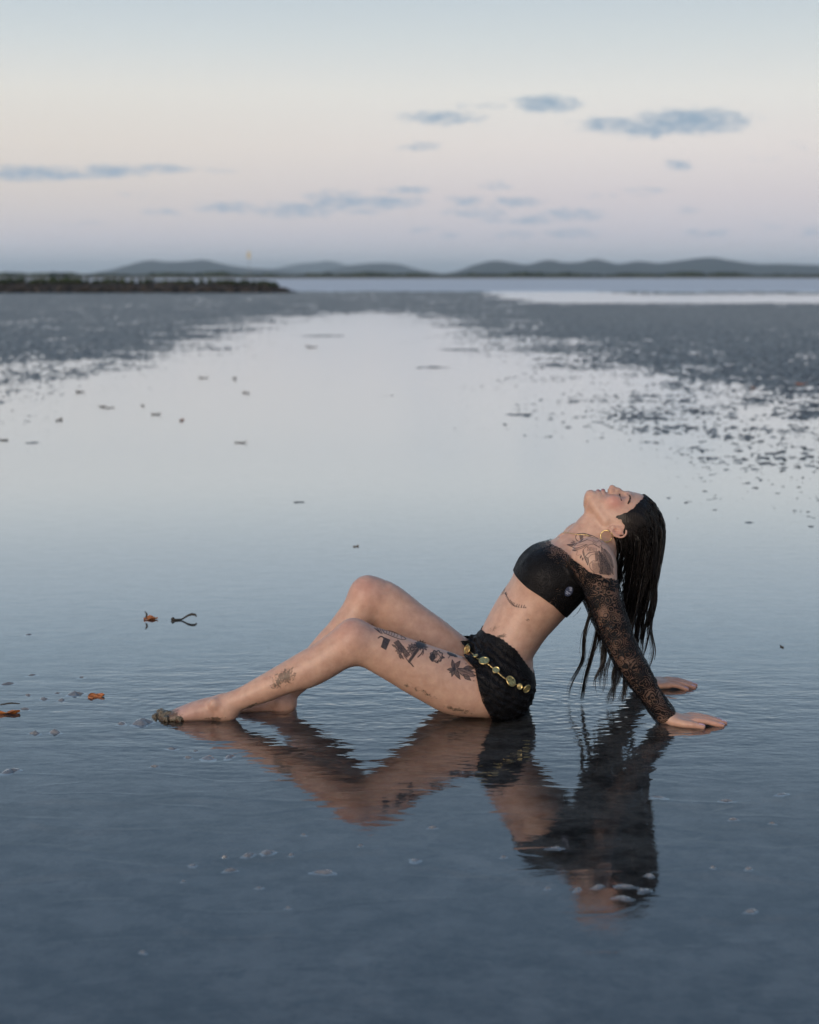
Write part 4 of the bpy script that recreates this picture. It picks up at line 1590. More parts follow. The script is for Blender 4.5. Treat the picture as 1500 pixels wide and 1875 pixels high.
# combed straight back over the crown from the hairline
comb = np.tile(np.array([1.0, 0.0, -.10]), (NS, 1))
low = sstep(965, 1000, rpx[:, 1])[:, None]
comb = comb * (1 - low) + np.array([.25, 0, -1.0]) * low
d_ = comb / np.linalg.norm(comb, axis=1)[:, None]
lean = np.stack([-.150 + rng.normal(0, .045, NS), rng.normal(0, .05, NS), -np.ones(NS)], 1)
lean[:, 1] -= .22 * (roots[:, 1] - TY) / .07 * .5
paths = [pos.copy()]
lift = .0030 + rng.uniform(0, .0035, NS)
for i in range(nstep):
    mixv = .30 + .30 * sstep(.0, .06, i * STEP)
    d_ = d_ * (1 - mixv) + lean * mixv
    d_ /= np.linalg.norm(d_, axis=1)[:, None]
    pos = pos + d_ * STEP
    if i < 46:
        sd = coll_d(pos)
        hit = sd < lift
        if hit.any():
            Ph = pos[hit]
            e = 1e-3
            g0 = coll_d(Ph)
            gx = np.stack([coll_d(Ph + np.eye(3)[k] * e) - g0 for k in range(3)], 1)
            gx /= np.linalg.norm(gx, axis=1)[:, None] + 1e-9
            Ph = Ph + gx * (lift[hit] - g0)[:, None]
            dn = d_[hit]
            dn = dn - gx * np.minimum((dn * gx).sum(1), 0)[:, None]
            dn /= np.linalg.norm(dn, axis=1)[:, None] + 1e-9
            pos[hit] = Ph
            d_[hit] = dn
    paths.append(pos.copy())
paths = np.stack(paths, 1)                       # strand, step, xyz
# wet locks: strands cling to the nearest of a few leaders
NL = 40
leaders = rng.choice(NS, NL, replace=False)
mid = paths[:, 22]
dl = np.linalg.norm(mid[:, None] - mid[leaders][None], axis=2)
own = leaders[np.argmin(dl, 1)]
tt = np.linspace(0, 1, nstep + 1)
cl_w = (sstep(.10, .42, tt) * .98)[None, :, None] * rng.uniform(.75, 1.0, NS)[:, None, None]
wav = paths[own]
paths = paths * (1 - cl_w) + (wav + (paths - wav).clip(-.0028, .0028) * .6) * cl_w
length = (np.random.RandomState(2).uniform(.30, .57, NS))[own] * rng.uniform(.86, 1.04, NS)
length = np.minimum(length, .55)
# slight waviness per lock, tips curl forward
ph = rng.uniform(0, 6.28, NS)
amp = rng.uniform(.003, .012, NS)
phL, ampL = ph[own], amp[own]
wave = np.sin(tt[None] * (11 + 2.2 * phL[:, None]) + phL[:, None]) * ampL[:, None] * sstep(.3, .8, tt)[None]
paths[:, :, 0] += wave
paths[:, :, 1] += np.cos(tt[None] * 12 + phL[:, None]) * ampL[:, None] * sstep(.3, .8, tt)[None]
curl = rng.uniform(-.2, 1.0, NS)[own]
paths[:, :, 0] -= (curl[:, None] * .020 * sstep(.82, 1.05, tt)[None])


def strand(i, r0, sides):
    n = int(length[i] / STEP)
    P = paths[i][:n + 1]
    under = np.nonzero(P[:, 2] < .004)[0]
    if len(under):
        P = P[:max(4, under[0])]
    if len(P) > 24:
        P = P[np.unique(np.concatenate([np.arange(0, len(P), 2), [len(P) - 1]]))]
    t = np.linspace(0, 1, len(P))
    r_ = r0 * np.interp(t, [0, .1, .6, .9, 1], [.7, 1, .9, .55, .15])
    return tube_np(P, r_, sides, flat=.8)


EAR = np.array([(1107, 954), (1146, 951), (1147, 975), (1136, 981), (1107, 975)], float)
fl = paths[:, :30].reshape(-1, 3)
over_ear = (in_poly(proj(near_side(fl)), EAR) & (np.abs(fl[:, 1] - TY) > .05)).reshape(NS, 30).any(1)
HA = Acc()
for i in range(NS):
    if over_ear[i]:
        continue
    lead = i in set(leaders.tolist())
    HA.add(*strand(i, rng.uniform(.0022, .0040) if lead else rng.uniform(.0004, .0013), 5 if lead else 3))
locks = HA.build('hair_strands', M_HAIR, hair, kind='stuff')
# stray wisps under her arm
SA = Acc()
for (pts) in [[(1064, 1112), (1058, 1122), (1049, 1130)], [(1082, 1120), (1070, 1150), (1066, 1180), (1067, 1205)], [(1080, 1135), (1066, 1160), (1062, 1190), (1064, 1208)],
              [(1086, 1130), (1074, 1165), (1070, 1200), (1073, 1215)], [(1078, 1205), (1076, 1215), (1067, 1222)]]:
    P = catmull([PX(x, y, .01) for x, y in pts], 14)
    SA.add(*tube_np(P, np.linspace(.0009, .0003, 14), 4))
SA.build('stray_wisps', M_HAIR, hair, kind='stuff')
# ------------------------------------------------------------------ tattoos: ink laid on the skin
class Sketch:
    """pen-and-shade drawing in the coordinates of an enlarged detail"""
    def __init__(self, ox, oy, scale):
        self.o, self.s, self.items = (ox, oy), scale, []

    def line(self, pts, w=7, a=.9, n=None):
        P = np.array(pts, float)
        if len(P) > 2:
            P = catmull(P, n or 6 * len(P))
        self.items.append(('l', P, w, a))
        return self

    def poly(self, pts, a=.8):
        self.items.append(('p', np.array(pts, float), 0, a))
        return self

    def oval(self, c, rx, ry, rot=0, a=.8, w=None):
        t = np.linspace(0, 2 * math.pi, 26)
        x, y = rx * np.cos(t), ry * np.sin(t)
        cr, sr = math.cos(rot), math.sin(rot)
        P = np.stack([c[0] + x * cr - y * sr, c[1] + x * sr + y * cr], 1)
        self.items.append(('p', P, 0, a) if w is None else ('l', P, w, a))
        return self

    def leaf(self, a, b, wd, al=.8, w=6):
        a, b = np.array(a, float), np.array(b, float)
        d = b - a
        nrm = np.array([-d[1], d[0]]) / (np.linalg.norm(d) + 1e-9) * wd
        m1, m2 = a + d * .45 + nrm, a + d * .45 - nrm
        o1, o2 = catmull([a, m1, b], 12), catmull([b, m2, a], 12)
        self.poly(np.concatenate([o1, o2]), al)
        self.line(np.concatenate([o1, o2]), w, .9)
        self.line([a, b], w * .7, .9)
        return self

    def build(self, name, bvh, parent, mat, step=0.62, attr='ink', lift=.0007):
        lo = np.min([i[1].min(0) - i[2] for i in self.items], 0) - 4
        hi = np.max([i[1].max(0) + i[2] for i in self.items], 0) + 4
        st = step * self.s
        nx, ny = [int(k) + 2 for k in (hi - lo) / st]
        gx, gy = np.meshgrid(lo[0] + np.arange(nx) * st, lo[1] + np.arange(ny) * st, indexing='ij')
        Q = np.stack([gx.ravel(), gy.ravel()], 1)
        al = np.zeros(len(Q))
        soft = st * .55
        for kind, P, w_, a_ in self.items:
            m = ((Q > P.min(0) - w_ - st) & (Q < P.max(0) + w_ + st)).all(1)
            if not m.any():
                continue
            q = Q[m]
            if kind == 'p':
                v = sstep(-soft, soft, poly_dist(q, P))
            else:
                d = np.full(len(q), 1e9)
                for a, b in zip(P[:-1], P[1:]):
                    ab = b - a
                    t = np.clip(((q - a) @ ab) / (ab @ ab + 1e-9), 0, 1)
                    d = np.minimum(d, np.linalg.norm(q - a - t[:, None] * ab, axis=1))
                v = sstep(w_ / 2 + soft, w_ / 2 - soft, d) * min(1.0, w_ / st * 1.1)
            al[m] = np.maximum(al[m], v * a_)
        al = al.reshape(nx, ny)
        mx = np.maximum(np.maximum(al[:-1, :-1], al[1:, :-1]), np.maximum(al[:-1, 1:], al[1:, 1:]))
        V, ids, A, F = [], {}, [], []
        for i, j in np.argwhere(mx > .03):
            f = []
            for (a, b) in ((i, j), (i, j + 1), (i + 1, j + 1), (i + 1, j)):
                if (a, b) not in ids:
                    h_, n_ = cast(bvh, self.o[0] + gx[a, b] / self.s, self.o[1] + gy[a, b] / self.s)
                    ids[(a, b)] = -1 if h_ is None else len(V)
                    if h_ is not None:
                        V.append(h_ + n_ * lift)
                        A.append(al[a, b])
                f.append(ids[(a, b)])
            if min(f) >= 0:
                P4 = np.array([V[k] for k in f])
                if np.ptp(P4, axis=0).max() < .02:
                    F.append(f)
        if not F:
            print('EMPTY', name, self.o, len(V), len(ids), al.max())
            return None
        ob = mesh_np(name, np.array(V), np.array(F), mat, parent)
        vattr(ob, attr, A)
        return ob


rt_ = random.Random(3)
# thigh, knee to hip
S = Sketch(670, 1130, 6.818)
for a, b in [((108, 140), (170, 192)), ((140, 138), (185, 205)), ((172, 142), (203, 210)), ((200, 152), (232, 205)), ((125, 150), (160, 180))]:
    S.line([a, b], 9)
S.line([(225, 165), (330, 178), (430, 228), (500, 272), (440, 280), (330, 243), (240, 205)], 7)
for a, b in [((262, 175), (255, 205)), ((300, 170), (285, 218)), ((330, 178), (318, 225)), ((362, 196), (348, 240)), ((400, 215), (385, 250)), ((436, 238), (446, 268))]:
    S.line([a, b], 7, .8)
S.build('tattoo', BVH, person, M_INK)
S = Sketch(670, 1130, 6.818)
S.poly([(225, 250), (305, 285), (252, 412), (185, 375)], .86)
S.line([(155, 262), (180, 244), (208, 248), (226, 268)], 15)
S.build('tattoo', BVH, person, M_INK)
S = Sketch(670, 1130, 6.818)
S.poly([(352, 318), (398, 286), (548, 480), (515, 500)], .62).line([(350, 318), (515, 505)], 9).line([(398, 286), (552, 478)], 9).line([(372, 300), (530, 490)], 6, .8)
S.poly([(630, 395), (672, 405), (552, 570), (520, 550)], .78).line([(655, 400), (538, 565)], 9)
S.line([(535, 560), (562, 580), (592, 615)], 15, .85).line([(470, 470), (535, 560)], 10, .8)
for c, rr_, n_ in (((428, 405), 62, 9), ((580, 398), 70, 11)):
    for k in range(n_):
        a_ = 2 * math.pi * k / n_
        S.leaf((c[0] + 18 * math.cos(a_), c[1] + 18 * math.sin(a_)), (c[0] + rr_ * math.cos(a_), c[1] + rr_ * math.sin(a_)), 11, .35, 6)
    S.oval(c, 18, 18, 0, .9, 8).oval(c, 8, 8, 0, .9)
for k in range(12):
    a_ = 2 * math.pi * k / 12
    S.leaf((680, 350), (680 + 78 * math.cos(a_), 350 + 66 * math.sin(a_)), 13, .8, 6)
S.oval((678, 348), 52, 46, 0, .9)
S.line([(715, 410), (690, 460), (648, 500)], 12).line([(712, 400), (718, 440), (708, 474)], 9).leaf((720, 372), (775, 378), 9, .6).leaf((726, 392), (760, 412), 8, .6)
S.leaf((418, 455), (438, 522), 14, .6).leaf((440, 470), (470, 525), 9, .4).leaf((380, 375), (325, 345), 11, .5)
S.build('tattoo', BVH, person, M_INK)
S = Sketch(670, 1130, 6.818)
ring = [(880 + (78 + 8 * math.sin(9 * t)) * math.cos(t), 492 + (68 + 8 * math.sin(9 * t)) * math.sin(t)) for t in np.linspace(0, 6.283, 60)]
S.line(ring, 12, .9, 120)
S.oval((832, 500), 36, 48, .3, .85).oval((868, 455), 40, 22, .2, .55).line([(858, 520), (885, 495), (880, 462)], 8).line([(900, 540), (930, 505), (905, 465)], 8).line([(870, 545), (915, 550), (945, 510)], 9)
S.leaf((935, 500), (985, 510), 12, .6).leaf((893, 555), (900, 578), 8, .7)
S.build('tattoo', BVH, person, M_INK)
S = Sketch(670, 1130, 6.818)
S.oval((1065, 468), 48, 20, .35, .88).leaf((1085, 470), (1142, 500), 14, .8).line([(1050, 480), (1040, 498), (1028, 514)], 8).oval((1028, 450), 15, 12, 0, .9)
S.build('tattoo', BVH, person, M_INK)
S = Sketch(670, 1130, 6.818)
for a_, ln, wd in ((-100, 118, 22), (-52, 128, 26), (176, 82, 17), (105, 98, 18), (58, 150, 24), (140, 70, 14)):
    S.leaf((1098, 650), (1098 + ln * math.cos(R(a_)), 650 + ln * math.sin(R(a_))), wd, .58, 8)
S.oval((1098, 650), 26, 24, 0, .9)
S.leaf((1130, 655), (1370, 735), 48, .38, 8).leaf((1140, 640), (1360, 690), 18, .3, 7).leaf((1215, 640), (1352, 640), 30, .6, 8).leaf((1215, 715), (1310, 790), 26, .55, 8)
for k in range(9):
    S.line([(1170 + 20 * k, 668 + 5 * k), (1192 + 20 * k, 690 + 6 * k), (1180 + 20 * k, 715 + 5 * k)], 5, .7)
for c in ((1250, 585), (1310, 580), (1348, 795)):
    S.oval(c, 7, 7, 0, .75)
S.build('tattoo', BVH, person, M_INK)
# shoulder
S = Sketch(1020, 960, 11.54)
S.poly([(215, 435), (330, 418), (430, 410), (380, 470), (300, 468)], .55)
S.line([(215, 435), (330, 418), (450, 398), (560, 360), (640, 325)], 12).line([(215, 435), (300, 470), (400, 505), (520, 475), (620, 425)], 12)
S.line([(330, 490), (420, 530), (540, 500), (640, 430)], 11, .8).line([(345, 430), (450, 445), (560, 420)], 9, .5)
S.poly([(470, 200), (560, 240), (540, 330), (500, 355), (480, 290)], .62)
S.line([(425, 205), (395, 280), (430, 350), (505, 360), (560, 300)], 12).line([(430, 205), (550, 195), (650, 212), (760, 245), (860, 300)], 14).line([(480, 215), (520, 250), (640, 250), (760, 280)], 10, .7)
S.poly([(560, 200), (650, 215), (760, 245), (700, 262), (600, 250)], .55)
S.line([(300, 388), (365, 388)], 11).line([(335, 355), (370, 372)], 11).leaf((325, 545), (425, 560), 13, .7, 8)
S.poly([(555, 545), (585, 600), (610, 690), (655, 700), (668, 800), (650, 860), (600, 770), (560, 660)], .45)
S.line([(560, 540), (550, 600), (580, 690), (620, 780), (652, 860)], 14).line([(600, 690), (660, 720), (670, 790), (652, 860)], 11)
S.line([(560, 540), (620, 480), (700, 430), (800, 430), (900, 500)], 10, .8).line([(600, 690), (660, 620), (760, 588), (880, 582)], 12).line([(660, 720), (720, 650), (800, 630), (860, 640)], 9, .8).line([(630, 640), (700, 560), (640, 480)], 8, .6)
for k in range(7):
    S.line([(640 + 32 * k, 470 + 6 * k), (655 + 30 * k, 515 + 6 * k), (640 + 32 * k, 560)], 9, .8)
S.leaf((520, 655), (492, 722), 13, .75, 8).leaf((552, 700), (540, 765), 12, .75, 8).line([(410, 640), (450, 655), (500, 640)], 7, .6).line([(440, 560), (430, 600), (412, 640)], 7, .6)
S.poly([(800, 600), (880, 590), (860, 760), (810, 780)], .5)
S.line([(690, 840), (760, 775), (830, 780), (880, 720)], 10).line([(690, 840), (700, 920), (730, 960), (790, 1020)], 10)
for k in range(8):
    S.line([(735 + 24 * k, 800 + 4 * k), (760 + 24 * k, 900), (770 + 26 * k, 1020 + 4 * k)], 9, .8)
S.leaf((930, 470), (1190, 1065), 75, .36, 8).leaf((890, 560), (1085, 1078), 62, .36, 8).leaf((1000, 520), (1196, 920), 50, .34, 8).leaf((870, 640), (960, 1040), 40, .30, 8)
for k in range(17):
    x0 = 885 + 14 * k
    S.line([(x0, 560 + 18 * k), (x0 + 18 + 3 * math.sin(k), 720 + 14 * k), (x0 + 26, 880 + 8 * k), (x0 + 20, 1050 + k)], 10, .85)
for k in range(9):
    S.line([(910 + 20 * k, 640 + 44 * k), (960 + 20 * k, 600 + 48 * k), (1010 + 18 * k, 660 + 44 * k)], 9, .8)
S.line([(760, 330), (830, 380), (900, 350), (950, 420), (880, 470), (800, 440), (760, 380)], 9, .6).line([(640, 330), (740, 360), (840, 420)], 8, .6)
S.build('tattoo', BVH, person, M_INK, .5)
# a line of small script under the ribs
S = Sketch(870, 1040, 8.333)
S.line([(490, 250), (462, 300), (430, 360), (408, 410)], 8, .6).line([(462, 318), (440, 380), (425, 400)], 8, .6)
cur = catmull([(460, 395), (500, 480), (560, 560), (640, 598), (770, 612)], 16)
tall = {1, 2, 6, 7, 8, 9, 11, 12, 13, 14}
for k, (x, y) in enumerate(cur):
    h_ = 44 if k in tall else 20
    S.line([(x - 6, y), (x + h_ * .28, y - h_), (x + h_ * .2, y - h_ * .6), (x + 4, y - 2), (x + 16, y - 4)], 7, .85)
S.build('tattoo', BVH, person, M_INK, .5)
# small dark blue and silver woven badge low on the back of the top
m_badge = simple_mat('badge_weave', (0.010, 0.016, 0.045), 0.5, 0.0, (0.10, 0.13, 0.22), 700.0)
TBVH = BVHTree.FromPolygons([Vector(v) for v in cv], cf.tolist(), all_triangles=False)
S = Sketch(1020, 1060, 10.0)
S.oval((215, 225), 62, 92, .55, 1.0)
S.build('badge', TBVH, lace_top, m_badge, .6, lift=.0016)
m_silver = simple_mat('badge_thread', (0.25, 0.30, 0.42), 0.35, 0.0, (0.5, 0.55, 0.68), 600.0)
S = Sketch(1020, 1060, 10.0)
S.line([(225, 165), (255, 160), (250, 195), (232, 200), (258, 212)], 10, 1).line([(175, 225), (205, 250), (235, 262)], 9, 1).line([(165, 255), (195, 275)], 9, 1)
S.build('badge_device', TBVH, lace_top, m_silver, .5, lift=.0022)
# ------------------------------------------------------------------ far shore, hills, breakwater
def elev_z(py, dist):
    return CAM_Z + dist * math.tan(math.atan((937.5 - py) / FPX) - PITCH)


def x_at(px, dist):
    return (px - 750) / FPX * dist * math.cos(0.0) / math.cos(PITCH) * math.cos(PITCH)


def mat_ground(name, c1, c2, scale, rough=0.9):
    m, nt, out = new_mat(name)
    geo = nt.n('ShaderNodeNewGeometry')
    n1 = nt.noise(geo.outputs['Position'], scale, 4.0, 0.6)
    c = nt.ramp(n1, [(0.35, c1 + (1,)), (0.65, c2 + (1,))])
    b = principled(nt, Base_Color=c, Roughness=rough)
    b.inputs['Specular IOR Level'].default_value = 0.2
    nt.put(out.inputs[0], b.outputs[0])
    return m


M_HILL = mat_ground('hazed_hill_bush', (0.020, 0.034, 0.040), (0.036, 0.052, 0.056), 0.012)  # bush colour with some blue of the haze mixed into the base
M_BEACH = mat_ground('pale_sand', (0.20, 0.175, 0.145), (0.28, 0.25, 0.21), 0.02)
M_LEAF = mat_ground('mangrove_leaves', (0.020, 0.034, 0.018), (0.050, 0.068, 0.034), 0.5)
M_ROCK = mat_ground('dark_rock', (0.020, 0.020, 0.020), (0.065, 0.058, 0.050), 1.5)


def hill(profile, dist, depth, seed, label):
    """a wooded range: ridge heights from the skyline, slopes falling away in front and behind"""
    P = np.array(profile, float)
    nx, ny = 220, 15
    xs = np.linspace(P[0, 0], P[-1, 0], nx)
    cm = catmull(P, 400)
    o = np.argsort(cm[:, 0])
    ys = np.interp(xs, cm[o, 0], cm[o, 1])
    V = []
    for j in range(ny):
        v = -1 + 2 * j / (ny - 1)
        shape = math.cos(v * math.pi / 2) ** 1.2 if abs(v) < 1 else 0
        for i in range(nx):
            d = dist + v * depth
            X = (xs[i] - 750) / FPX * dist * (1 + .12 * v)
            z = max(0, elev_z(504 - (504 - ys[i]) * 1.15, dist)) * shape
            V.append((X, CAM_Y + d, z))
    V = np.array(V)
    V[:, 2] *= 1 + .22 * (fbm(np.stack([V[:, 0], V[:, 1]], 1) + seed, .004, 4) - .5) * (np.abs(np.repeat(np.linspace(-1, 1, ny), nx)) > .1)
    V[:, 2] -= 1.0
    idx = np.arange(nx * ny).reshape(ny, nx)
    F = np.stack([idx[:-1, :-1].ravel(), idx[:-1, 1:].ravel(), idx[1:, 1:].ravel(), idx[1:, :-1].ravel()], 1)
    ob = mesh_np('hill', V, F, M_HILL, kind='structure')
    ob['label'] = label
    return ob


hill([(40, 506), (150, 503), (205, 496), (240, 488), (280, 480), (310, 482), (345, 481), (378, 479), (410, 485), (450, 491), (500, 494), (560, 499), (620, 505)], 5200, 900, 1, 'blue wooded range behind the breakwater')
hill([(440, 505), (500, 494), (545, 486), (580, 483), (605, 481), (630, 486), (660, 492), (720, 500), (800, 505)], 8800, 1300, 2, 'faint pale range farthest away')
hill([(560, 505), (610, 494), (650, 487), (690, 484), (730, 486), (770, 495), (830, 503), (880, 505)], 5600, 900, 3, 'low rounded blue hill in the middle')
hill([(770, 505), (830, 498), (870, 486), (905, 480), (940, 484), (965, 486), (1000, 479), (1030, 483), (1060, 482), (1085, 478), (1120, 485), (1140, 484), (1165, 481), (1200, 484),
      (1240, 480), (1290, 475), (1330, 480), (1380, 485), (1430, 485), (1500, 487), (1620, 484), (1750, 492), (1900, 505)], 4200, 750, 4, 'dark wooded range along the right')


def blob_cloud(centres, radii, seed, sub=1):
    """many rough lumps joined into one mass"""
    bm = bmesh.new()
    bmesh.ops.create_icosphere(bm, subdivisions=sub + 1, radius=1)
    bv = np.array([v.co[:] for v in bm.verts])
    bf = np.array([[v.index for v in f.verts] for f in bm.faces])
    bm.free()
    VV, FF = [], []
    rng_ = np.random.RandomState(seed)
    for i, (c, r_) in enumerate(zip(centres, radii)):
        n_ = 1 + .9 * (vnoise(bv + rng_.uniform(0, 50), 2.3) - .5) + .5 * (vnoise(bv + rng_.uniform(0, 50), 5.0) - .5)
        q = bv * n_[:, None] * np.asarray(r_) + np.asarray(c)
        VV.append(q)
        FF.append(bf + i * len(bv))
    return np.concatenate(VV), np.concatenate(FF)


# beach of the far shore
bx0, bx1 = -9000, 9000
nb = 120
xs = np.linspace(-1200, 1800, nb)
Vb = []
for x in xs:
    wob_ = 60 * math.sin(x * .004) + 25 * math.sin(x * .017)
    for (dd_, z_) in ((640 + wob_, -.12), (690 + wob_, .12), (760, .5), (900, .9), (3900, 1.2)):
        Vb.append((x * (dd_ / 760 if dd_ > 760 else 1.0), CAM_Y + dd_, z_))
idx = np.arange(nb * 5).reshape(nb, 5)
Fb = np.stack([idx[:-1, :-1].ravel(), idx[1:, :-1].ravel(), idx[1:, 1:].ravel(), idx[:-1, 1:].ravel()], 1)
beach = mesh_np('far_beach', np.array(Vb), Fb, M_BEACH, kind='structure')
# mangrove belt on that shore
rg = np.random.RandomState(4)
cen, rad_ = [], []
for i in range(620):
    px_ = rg.uniform(-150, 1750)
    dist = rg.uniform(770, 860)
    hgt = rg.uniform(.9, 1.6) * (1.0 + .28 * math.sin(px_ * .021) + .2 * math.sin(px_ * .067))
    if 1110 < px_ < 1190:
        hgt *= 1.15
    cen.append((x_at(px_, dist), CAM_Y + dist, .6 + hgt * .45))
    rad_.append((rg.uniform(2.2, 4.5), rg.uniform(2, 4), hgt * .6))
V, F = blob_cloud(cen, rad_, 7)
wood = mesh_np('mangrove_forest', V, F, M_LEAF, smooth=False, kind='stuff')
tag(wood, 'dark green mangrove belt along the far shore', 'forest')

# breakwater on the left
bw_root = empty('breakwater', (-22, CAM_Y + 127, 0))
tag(bw_root, 'low dark rock breakwater with scrub on top at left', 'breakwater')
def bw_h(x):
    return np.interp(x, [-70, -30, -20, -13, -10.5, -9.2, -8.4], [.84, .82, .80, .76, .68, .36, 0.02])
nb = 160
Vc = []
for x in np.linspace(-150, -8.4, nb):
    h_ = float(bw_h(x))
    for (yy, zz) in ((124.2, -.1), (125.2, h_ * .5), (126.2, h_ * .86), (127.6, h_ * .9), (129.5, h_ * .5), (131, -.1)):
        Vc.append((x, CAM_Y + yy, zz))
idx = np.arange(nb * 6).reshape(nb, 6)
Fc = np.stack([idx[:-1, :-1].ravel(), idx[1:, :-1].ravel(), idx[1:, 1:].ravel(), idx[:-1, 1:].ravel()], 1)
mesh_np('rubble_core', np.array(Vc), Fc, M_ROCK, bw_root)
cen, rad_ = [], []
for i in range(680):
    x = -8.6 - 60 * rg.uniform(0, 1) ** 1.15
    h_ = float(bw_h(x))
    v = rg.uniform(0, 1)
    cen.append((x, CAM_Y + 124.0 + 2.6 * v, h_ * (.08 + .8 * v)))
    r_ = rg.uniform(.14, .26) * (.55 + .45 * min(1, h_))
    rad_.append((r_ * rg.uniform(.9, 1.5), r_, r_ * rg.uniform(.6, .9)))
V, F = blob_cloud(cen, rad_, 9, 0)
mesh_np('rocks', V, F, M_ROCK, bw_root, smooth=False, kind='stuff')
cen, rad_ = [], []
for i in range(560):
    x = -9.6 - 60 * rg.uniform(0, 1) ** 1.15
    h_ = float(bw_h(x))
    big = .55 + .45 * float(vnoise(np.array([[x, 3.1]]), .35)[0]) + (.25 if x < -19 else 0)
    r_ = rg.uniform(.10, .2) * big
    cen.append((x, CAM_Y + 126.4 + rg.uniform(-.5, 1.6), h_ * .93 + r_ * .4))
    rad_.append((r_ * 1.3, r_, r_ * rg.uniform(.7, 1.5)))
V, F = blob_cloud(cen, rad_, 12, 0)
mesh_np('scrub', V, F, M_LEAF, bw_root, smooth=False, kind='stuff')

# yellow topmark of a channel beacon beyond the breakwater
mk = np.array([x_at(459, 230), CAM_Y + 230, 0.0])
marker = empty('channel_beacon', mk)
tag(marker, 'tiny pale yellow topmark of a beacon above the breakwater', 'beacon')
M_YEL = simple_mat('faded_yellow', (0.55, 0.42, 0.16), 0.6)
M_POLE = simple_mat('grey_pole', (0.30, 0.32, 0.34), 0.7)
ztop = elev_z(459, 230)
V, F = tube_np([mk + [0, 0, -.3], mk + [0, 0, ztop * .5], mk + [0, 0, ztop - .9]], [.035, .03, .025], 8)
tris_quads('pole', V, F, M_POLE, marker)
A = Acc()
for k in range(2):
    a0 = mk + [0, 0, ztop - .95 + .48 * k]
    A.add(*tube_np([a0, a0 + [0, 0, .08], a0 + [0, 0, .42]], [.30 - .05 * k, .28 - .05 * k, .03], 10))
A.build('topmark', M_YEL, marker, smooth=False)

# ------------------------------------------------------------------ leaves, twig and debris on the water
M_DRY = simple_mat('dry_orange_leaf', (0.30, 0.085, 0.022), 0.5, 0.0, (0.42, 0.17, 0.05), 120.0, 0.002)
M_RED = simple_mat('red_leaf', (0.34, 0.035, 0.018), 0.45, 0.0, (0.44, 0.10, 0.04), 120.0, 0.002)
M_BARK = simple_mat('wet_bark', (0.012, 0.011, 0.008), 0.5, 0.0, (0.04, 0.034, 0.022), 150.0, 0.002)
M_OLIVE = simple_mat('brown_leaf', (0.060, 0.040, 0.018), 0.55, 0.0, (0.14, 0.09, 0.04), 120.0, 0.002)


def leaf_mesh(length_, width_, curl_, fold_, seed):
    """curved leaf blade with midrib fold and thickness"""
    nu, nv_ = 13, 7
    V, F = [], []
    for side in (0, 1):
        for i in range(nu):
            u = i / (nu - 1)
            wd = width_ * math.sin(math.pi * min(1, u * .96 + .04)) ** .75 * (1 - .25 * u)
            for k in range(nv_):
                v = -1 + 2 * k / (nv_ - 1)
                z = fold_ * abs(v) * wd + curl_ * (u - .45) ** 2 * length_ + .003 * math.sin(seed + 9 * u + 4 * v)
                V.append(((u - .5) * length_, v * wd * (1 - .25 * abs(fold_)), z + (.0006 if side else -.0006)))
    n = nu * nv_
    for s_ in (0, 1):
        for i in range(nu - 1):
            for k in range(nv_ - 1):
                a = s_ * n + i * nv_ + k
                q = (a, a + nv_, a + nv_ + 1, a + 1)
                F.append(q if s_ else q[::-1])
    for i in range(nu - 1):
        for k in (0, nv_ - 1):
            a = i * nv_ + k
            F.append((a, a + nv_, a + nv_ + n, a + n))
    return np.array(V), F


def dry_leaf(px_, py_, length_, width_, rz, tilt, mat, label, curl_=.9, fold_=.6, stem=True, seed=1, lift_=.004, group=None):
    p = GP(px_, py_)
    root = empty('dry_leaf', p)
    tag(root, label, 'leaf', group)
    V, F = leaf_mesh(length_, width_, curl_, fold_, seed)
    Mx = np.array(Matrix.Rotation(rz, 3, 'Z') @ Matrix.Rotation(tilt, 3, 'X'))
    V = V @ Mx.T
    V[:, 2] += -.004 - V[:, 2].min()
    tris_quads('blade', V + p, F, mat, root)
    if stem:
        a = np.array([-.5 * length_, 0, curl_ * .2 * length_])
        pts = np.array([a + [.02, 0, -.004], a, a + [-.014, .004, .008], a + [-.028, .004, .012]]) @ Mx.T
        pts[:, 2] += .004 - min(0, pts[:, 2].min())
        Vt, Ft = tube_np(pts + p, [.0012, .0013, .0012, .0010], 5)
        tris_quads('stem', Vt, Ft, M_BARK, root)
    return root


dry_leaf(176, 1276, .050, .015, 0.3, .5, M_DRY, 'small orange red curled leaf afloat nearest her toes', .45, .45, seed=2, lift_=.012, stem=False)
dry_leaf(14, 1306, .070, .020, 0.1, -.2, M_DRY, 'brown orange leaf at the left edge of the picture', .4, .4, seed=4, lift_=.014)
dry_leaf(276, 1134, .052, .020, 0.15, .15, M_DRY, 'orange floating leaf beside the dark forked twig', .4, .5, seed=6, stem=False)
# the two dark stems over the leaves
def twig(name, lab, cat, branches, mat, group=None):
    r0 = np.asarray(branches[0][0][0])
    root = empty(name, (r0[0], r0[1], 0))
    tag(root, lab, cat, group)
    for i, (pts, rads) in enumerate(branches):
        n = 4 * len(pts)
        P = catmull(pts, n) + (fbm(np.repeat(np.arange(n)[:, None], 3, 1) * 1.7 + np.array([0, 30, 60]), .5, 2)[:, None] - .5) * .003
        Vt, Ft = tube_np(P, np.interp(np.linspace(0, 1, n), np.linspace(0, 1, len(rads)), rads), 7)
        tris_quads('stick' if i == 0 else 'side_shoot', Vt, Ft, mat, root)
    return root


